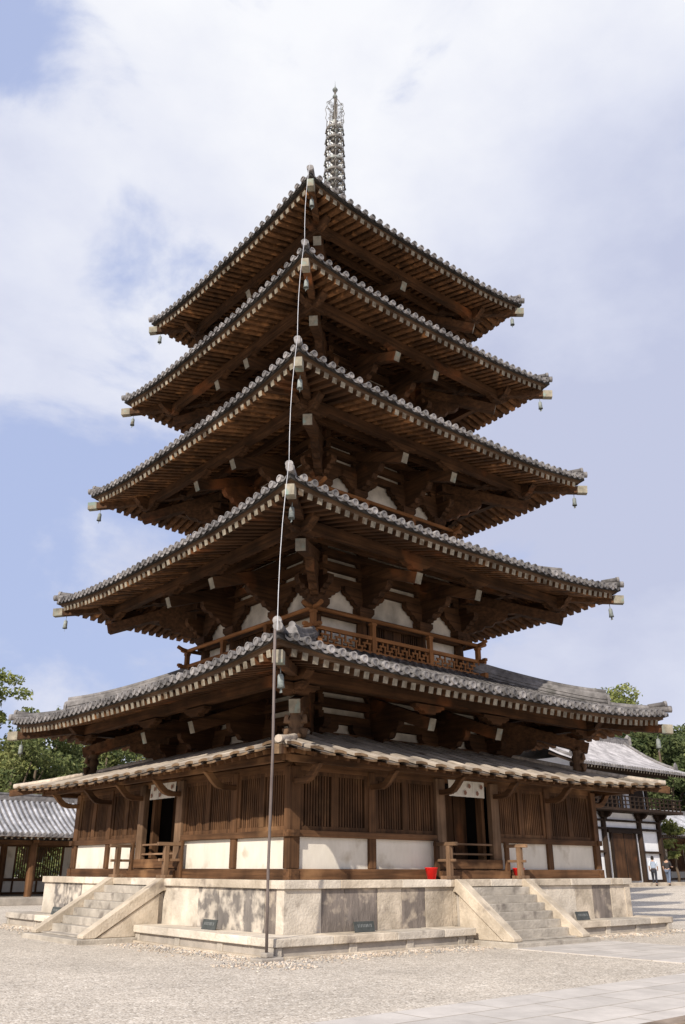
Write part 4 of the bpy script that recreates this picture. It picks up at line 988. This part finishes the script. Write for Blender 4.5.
# low hedge seen through the lattice windows
m = MB(); random.seed(5); leaf_cloud(m, [(x, 29.5+random.uniform(-.5,.5), random.uniform(.8,2.4), 1.2, 1.0) for x in [i*.9-16 for i in range(32)]], 240, .12)
tag(part('hedge', m, M_LEAFB), 'dense green shrubs seen through the lattice windows of the cloister', 'hedge', kind='stuff')
# right-hand trees
b3 = make_tree('broadleaf_tree', 15.5, 'broad', 21, 'tall leafy tree right of the lowest roof, behind the white hall', GR, (64.5,31.0,0), 1.25, 120, .24)
p2 = make_tree('pine_tree', 25.3, 'pine', 22, 'tall pine whose flat tip shows above the right-hand end of the lowest roof', GR, (84.3,44.8,0), .9, 60, .24, [(x,-x*.7,z,r,r*.55) for x,z,r in ((-2.3,22.9,1.0),(-1.4,23.3,1.2),(-.5,23.6,1.3),(.5,23.3,1.2),(1.3,23.9,1.0),(2.0,24.4,.75),(2.5,24.8,.5),(-2.8,23.6,.6),(3.2,23.2,.5))])
specs = [(63.5,26.0,1.0,.5,'dense tree filling the right edge above the hall roof'),(68.5,28.0,1.12,1.5,'darker tree behind the dense one at the right edge'),(58.5,32.5,.85,2.5,'tree behind the ridge of the white hall'),(54,29,.50,3.5,'smaller tree at the left end of the right-hand wood'),(73,31,1.2,4.4,'hindmost tall tree at the right edge'),(60.5,24.2,.78,5.2,'lower tree just right of the descending ridge of the hall'),(56,36,.8,.9,'tree hidden behind the hall roof'),(66.5,22.5,.95,2.2,'tree beside the corridor roof at right')]
for x, y, s, r, lb in specs: put(b3, x, y, s, r, lb, s*.93)
# bush/low pine in front of the side corridor
b4 = make_tree('low_pine', 4.4, 'pine', 31, 'low pine with drooping branches beside the right corner of the white hall', None, (43.2,14.2,0.5), 1.5, 300, .15)
put(b4, 45.6, 13.2, .85, 2.0, 'low spreading pine at the right edge in front of the corridor')
# distant wooded hill
m = MB(); random.seed(9); cl = []
for i in range(240):
    x = random.uniform(-20,150); y = random.uniform(118,135)+max(0,(70-x))*.15; z = random.uniform(0,8.5)+3.5*sin(x*.05)+(1.2 if x > 60 else 0); cl.append((x,y,z,random.uniform(3,5),random.uniform(2,3.4)))
leaf_cloud(m, cl, 10, 1.0); tag(part('distant_woods', m, M_LEAFB), 'far-off belt of woodland on the low hills behind the temple', 'woods', kind='stuff')
m = MB(); vs = []
for i in range(61):
    x = -200+i*8; vs += [(x,125+.15*max(0,70-x),-1),(x,180,7+3*sin(x*.05)+2*sin(x*.13))]
m.add(vs, [(2*i,2*i+2,2*i+3,2*i+1) for i in range(60)], 0, True); tag(part('hills', m, mat('hill_ground', (.04,.06,.025),(.07,.09,.035), nscale=.3)), kind='structure')

# ================================================================ PEOPLE
def skin(name, pts, edges, radii, material, parent, sub=2):
    me = bpy.data.meshes.new(name); me.from_pydata(pts, edges, []); me.materials.append(material)
    o = bpy.data.objects.new(name, me); COL.objects.link(o); o.parent = parent
    sm = o.modifiers.new('skin', 'SKIN'); me.skin_vertices.new() if not me.skin_vertices else None
    for i, r in enumerate(radii): me.skin_vertices[0].data[i].radius = (r[0], r[1]) if isinstance(r, tuple) else (r, r)
    me.skin_vertices[0].data[0].use_root = True
    sm.use_smooth_shade = True; s = o.modifiers.new('sub', 'SUBSURF'); s.levels = sub; s.render_levels = sub
    return o
M_SKIN = mat('skin', (.42,.26,.18), (.50,.32,.23), nscale=6, big=0); M_HAIR = mat('black_hair', (.012,.010,.009), (.025,.02,.017), nscale=30, big=0)
def person(loc, rot, label, shirt, trousers, stride, pack=None, carry=False):
    t = empty('person', loc, rot); tag(t, label, 'person')
    hip = .90; a = stride
    # joint layout: x sideways, y forward
    P_ = [(0,0,.93),(0,0,1.12),(0,.01,1.36),(0,.01,1.47),(0,.03,1.56),(0,.04,1.66),
          (-.19,0,1.40),(-.24,-.10*a,1.13),(-.23,.10*a,.90),(-.23,.14*a,.82),(.19,0,1.40),(.24,.12*a,1.13),(.23,.28*a if not carry else .34,.93 if not carry else 1.10),(.23,.33*a if not carry else .42,.86 if not carry else 1.12),
          (-.095,0,.88),(-.10,.22*a,.50),(-.10,.20*a,.09),(-.10,.34*a if a > .5 else .16,.04),(.095,0,.88),(.10,-.06*a,.50),(.10,-.34*a,.13),(.10,-.26*a+.02,.04)]
    E_ = [(0,1),(1,2),(2,3),(3,4),(4,5),(2,6),(6,7),(7,8),(8,9),(2,10),(10,11),(11,12),(12,13),(0,14),(14,15),(15,16),(16,17),(0,18),(18,19),(19,20),(20,21)]
    R_ = [(.14,.10),(.125,.09),(.15,.10),.055,(.075,.09),(.07,.085),.055,.043,.032,(.04,.02),.055,.043,.032,(.04,.02),.085,.06,.042,(.04,.03),.085,.06,.042,(.04,.03)]
    skin('body', P_, E_, R_, M_SKIN, t)
    s_ = [0,1,2,6,7,10,11]; mp = {v: i for i, v in enumerate(s_)}
    skin('shirt', [P_[i] for i in s_], [(mp[x],mp[y]) for x, y in E_ if x in mp and y in mp], [(.165,.125),(.15,.115),(.17,.125),.075,.06,.075,.06], shirt, t)
    s_ = [0,14,15,16,18,19,20]; mp = {v: i for i, v in enumerate(s_)}
    skin('trousers', [P_[i] for i in s_], [(mp[x],mp[y]) for x, y in E_ if x in mp and y in mp], [(.155,.12),.105,.078,.062,.105,.078,.062], trousers, t)
    for i, j in ((16,17),(20,21)):
        p = P_[j]; m = MB(); m.box(p[0]-.045,p[0]+.045,p[1]-.17,p[1]+.06,0,.085); part('shoe', m, M_HAIR, t, bevel=.02)
    m = MB(); m.lathe([(.0,.155),(.05,.145),(.088,.09),(.10,.02),(.095,-.04),(.08,-.07)], (0,-.0,1.60), 14); hair = part('hair', m, M_HAIR, t)
    m = MB()
    for s in (-1,1): m.tube([(s*.03,.115,1.625),(s*.03,.128,1.625)], .009, 6)
    part('eyes', m, M_HAIR, t)
    m = MB(); m.tube([(0,.11,1.62),(0,.142,1.585)], [.008,.014], 6); part('nose', m, M_SKIN, t)
    if pack: 
        m = MB(); m.box(-.14,.14,-.27,-.12,1.02,1.42); part('backpack', m, pack, t, bevel=.05)
mw = mat('pale_blue_shirt', (.55,.62,.70), (.68,.73,.80), nscale=6, big=.05); md = mat('dark_trousers', (.02,.022,.03), (.04,.04,.05), nscale=6, big=0); mb2 = mat('dark_jacket', (.03,.028,.03), (.06,.055,.055), nscale=6, big=0); mj = mat('blue_jeans', (.10,.13,.19), (.16,.19,.26), nscale=6, big=0)
person((35.9,11.6,0.60), -pi/2+.5, 'person in a pale blue shirt and dark trousers walking past the white hall', mw, md, 1.0, mat('grey_backpack', (.25,.3,.38), (.33,.38,.46), nscale=6, big=0))
person((37.35,11.5,0.60), -pi/2+.2, 'person in dark jacket and jeans holding something, right of the white hall', mb2, mj, .6, None, True)

# ================================================================ LIGHT, SKY, CAMERA
sd = Vector((1,.505,-.715)).normalized()          # direction light travels
elev = math.asin(-sd.z); az = atan2(-sd.x, -sd.y)      # azimuth of the sun measured from +y towards +x
sun = bpy.data.lights.new('sun', 'SUN'); sun.energy = 5.0; sun.angle = radians(.6); sun.color = (1,.93,.83)
so = bpy.data.objects.new('sun', sun); COL.objects.link(so); so.rotation_euler = sd.to_track_quat('-Z','Y').to_euler()
w = bpy.data.worlds.new('World'); sc.world = w; w.use_nodes = True; N = w.node_tree.nodes; L = w.node_tree.links
bg = N['Background']; out = N['World Output']
sky = N.new('ShaderNodeTexSky'); sky.sky_type = 'NISHITA'; sky.sun_disc = False; sky.sun_elevation = elev; sky.sun_rotation = az; sky.air_density = 1.2; sky.dust_density = 1.5
tc = N.new('ShaderNodeTexCoord')
def nd(t, **k):
    n = N.new(t)
    for a, b in k.items(): setattr(n, a, b)
    return n
def math_(op, a, b=None, c=None, clamp=False):
    n = nd('ShaderNodeMath', operation=op, use_clamp=clamp)
    for i, v in enumerate((a, b, c)):
        if v is None: continue
        if isinstance(v, (int, float)): n.inputs[i].default_value = v
        else: L.new(v, n.inputs[i])
    return n.outputs[0]
mp = nd('ShaderNodeMapping'); mp.inputs['Scale'].default_value = (1,1,1.7); L.new(tc.outputs['Generated'], mp.inputs[0])
n1 = nd('ShaderNodeTexNoise'); n1.inputs['Scale'].default_value = 3.9; n1.inputs['Detail'].default_value = 12; n1.inputs['Roughness'].default_value = .56; n1.inputs['Distortion'].default_value = .35; L.new(mp.outputs[0], n1.inputs['Vector'])
n2 = nd('ShaderNodeTexNoise'); n2.inputs['Scale'].default_value = 2.6; n2.inputs['Detail'].default_value = 10; n2.inputs['Roughness'].default_value = .55; L.new(mp.outputs[0], n2.inputs['Vector'])
sx = nd('ShaderNodeSeparateXYZ'); L.new(tc.outputs['Generated'], sx.inputs[0])
def blob(d, r0, r1):
    """1 near direction d, 0 beyond"""
    dp = nd('ShaderNodeVectorMath', operation='DOT_PRODUCT'); L.new(tc.outputs['Generated'], dp.inputs[0]); dp.inputs[1].default_value = d
    m_ = nd('ShaderNodeMapRange', interpolation_type='SMOOTHSTEP'); m_.inputs[1].default_value = cos(r1); m_.inputs[2].default_value = cos(r0); L.new(dp.outputs['Value'], m_.inputs[0]); return m_.outputs[0]
YAW, PIT, ROL, FOC = radians(50.0688), radians(22.8966), radians(.154), 847.161
fw = Vector((cos(PIT)*cos(YAW), cos(PIT)*sin(YAW), sin(PIT))); rt = Vector((sin(YAW), -cos(YAW), 0)); upv = rt.cross(fw)
def dirn(u, v): return (fw+rt*((u-342.5)/FOC)-upv*((v-512)/FOC)).normalized()
cov = math_('MULTIPLY_ADD', n1.outputs['Fac'], 4.6, -2.0)
cov = math_('ADD', cov, math_('MULTIPLY', sx.outputs['Z'], .62))
cov = math_('ADD', cov, math_('MULTIPLY', blob(dirn(430,60), radians(2), radians(26)), .7))
cov = math_('ADD', cov, math_('MULTIPLY', blob(dirn(650,130), radians(2), radians(11)), .5))
cov = math_('ADD', cov, math_('MULTIPLY', blob(dirn(30,330), radians(1), radians(11)), .45))
cov = math_('ADD', cov, math_('MULTIPLY', blob(dirn(640,400), radians(1), radians(14)), .35))
cov = math_('SUBTRACT', cov, math_('MULTIPLY', blob(dirn(90,580), radians(1), radians(15)), .55))
cov = math_('SUBTRACT', cov, math_('MULTIPLY', blob(dirn(160,260), radians(.2), radians(7)), .62))
cov = math_('SUBTRACT', cov, math_('MULTIPLY', blob(dirn(5,10), radians(.2), radians(6)), .34))
cov = math_('ADD', cov, math_('MULTIPLY', blob(dirn(680,540), radians(1), radians(17)), .45))
mr = nd('ShaderNodeMapRange', interpolation_type='SMOOTHSTEP'); mr.inputs[1].default_value = .05; mr.inputs[2].default_value = .85; L.new(cov, mr.inputs[0])
# cloud brightness: whiter high and centre, lavender grey to the right and low
cb = math_('MULTIPLY_ADD', blob(dirn(400,80), radians(3), radians(30)), .75, 0)
cb = math_('ADD', cb, math_('MULTIPLY_ADD', n2.outputs['Fac'], 2.0, -.72))
cb = math_('SUBTRACT', cb, math_('MULTIPLY', blob(dirn(650,340), radians(2), radians(19)), .62), None, True)
cr = nd('ShaderNodeValToRGB'); e = cr.color_ramp.elements; e[0].position = 0; e[0].color = (.55,.59,.77,1); e[1].position = 1; e[1].color = (.95,.96,1.0,1); e.new(.45).color = (.74,.77,.90,1); L.new(cb, cr.inputs[0])
hz = nd('ShaderNodeVectorMath', operation='SCALE'); L.new(sky.outputs[0], hz.inputs[0]); hz.inputs['Scale'].default_value = .10
bl = nd('ShaderNodeMixRGB'); bl.inputs[0].default_value = .86; bl.inputs[2].default_value = (.49,.575,.86,1); L.new(hz.outputs[0], bl.inputs[1])
mx = nd('ShaderNodeMixRGB'); L.new(mr.outputs[0], mx.inputs[0]); L.new(bl.outputs[0], mx.inputs[1]); L.new(cr.outputs[0], mx.inputs[2])
L.new(mx.outputs[0], bg.inputs['Color']); bg.inputs['Strength'].default_value = 1.0

cam = bpy.data.cameras.new('camera'); co = bpy.data.objects.new('camera', cam); COL.objects.link(co); sc.camera = co
cam.sensor_fit = 'VERTICAL'; cam.sensor_height = 36; cam.sensor_width = 24; cam.lens = FOC/1024*36; cam.clip_end = 3000; cam.clip_start = .1
r2 = rt*cos(ROL)+upv*sin(ROL); u2 = -rt*sin(ROL)+upv*cos(ROL)
Mx = Matrix((( r2.x,u2.x,-fw.x,CAMP.x),(r2.y,u2.y,-fw.y,CAMP.y),(r2.z,u2.z,-fw.z,CAMP.z),(0,0,0,1)))
co.matrix_world = Mx
sc.view_settings.view_transform = 'Standard'; sc.view_settings.look = 'None'; sc.view_settings.exposure = 0; sc.view_settings.gamma = 1
sc.render.engine = 'CYCLES'; sc.cycles.max_bounces = 6; sc.cycles.diffuse_bounces = 4
sc.render.resolution_x = 685; sc.render.resolution_y = 1024
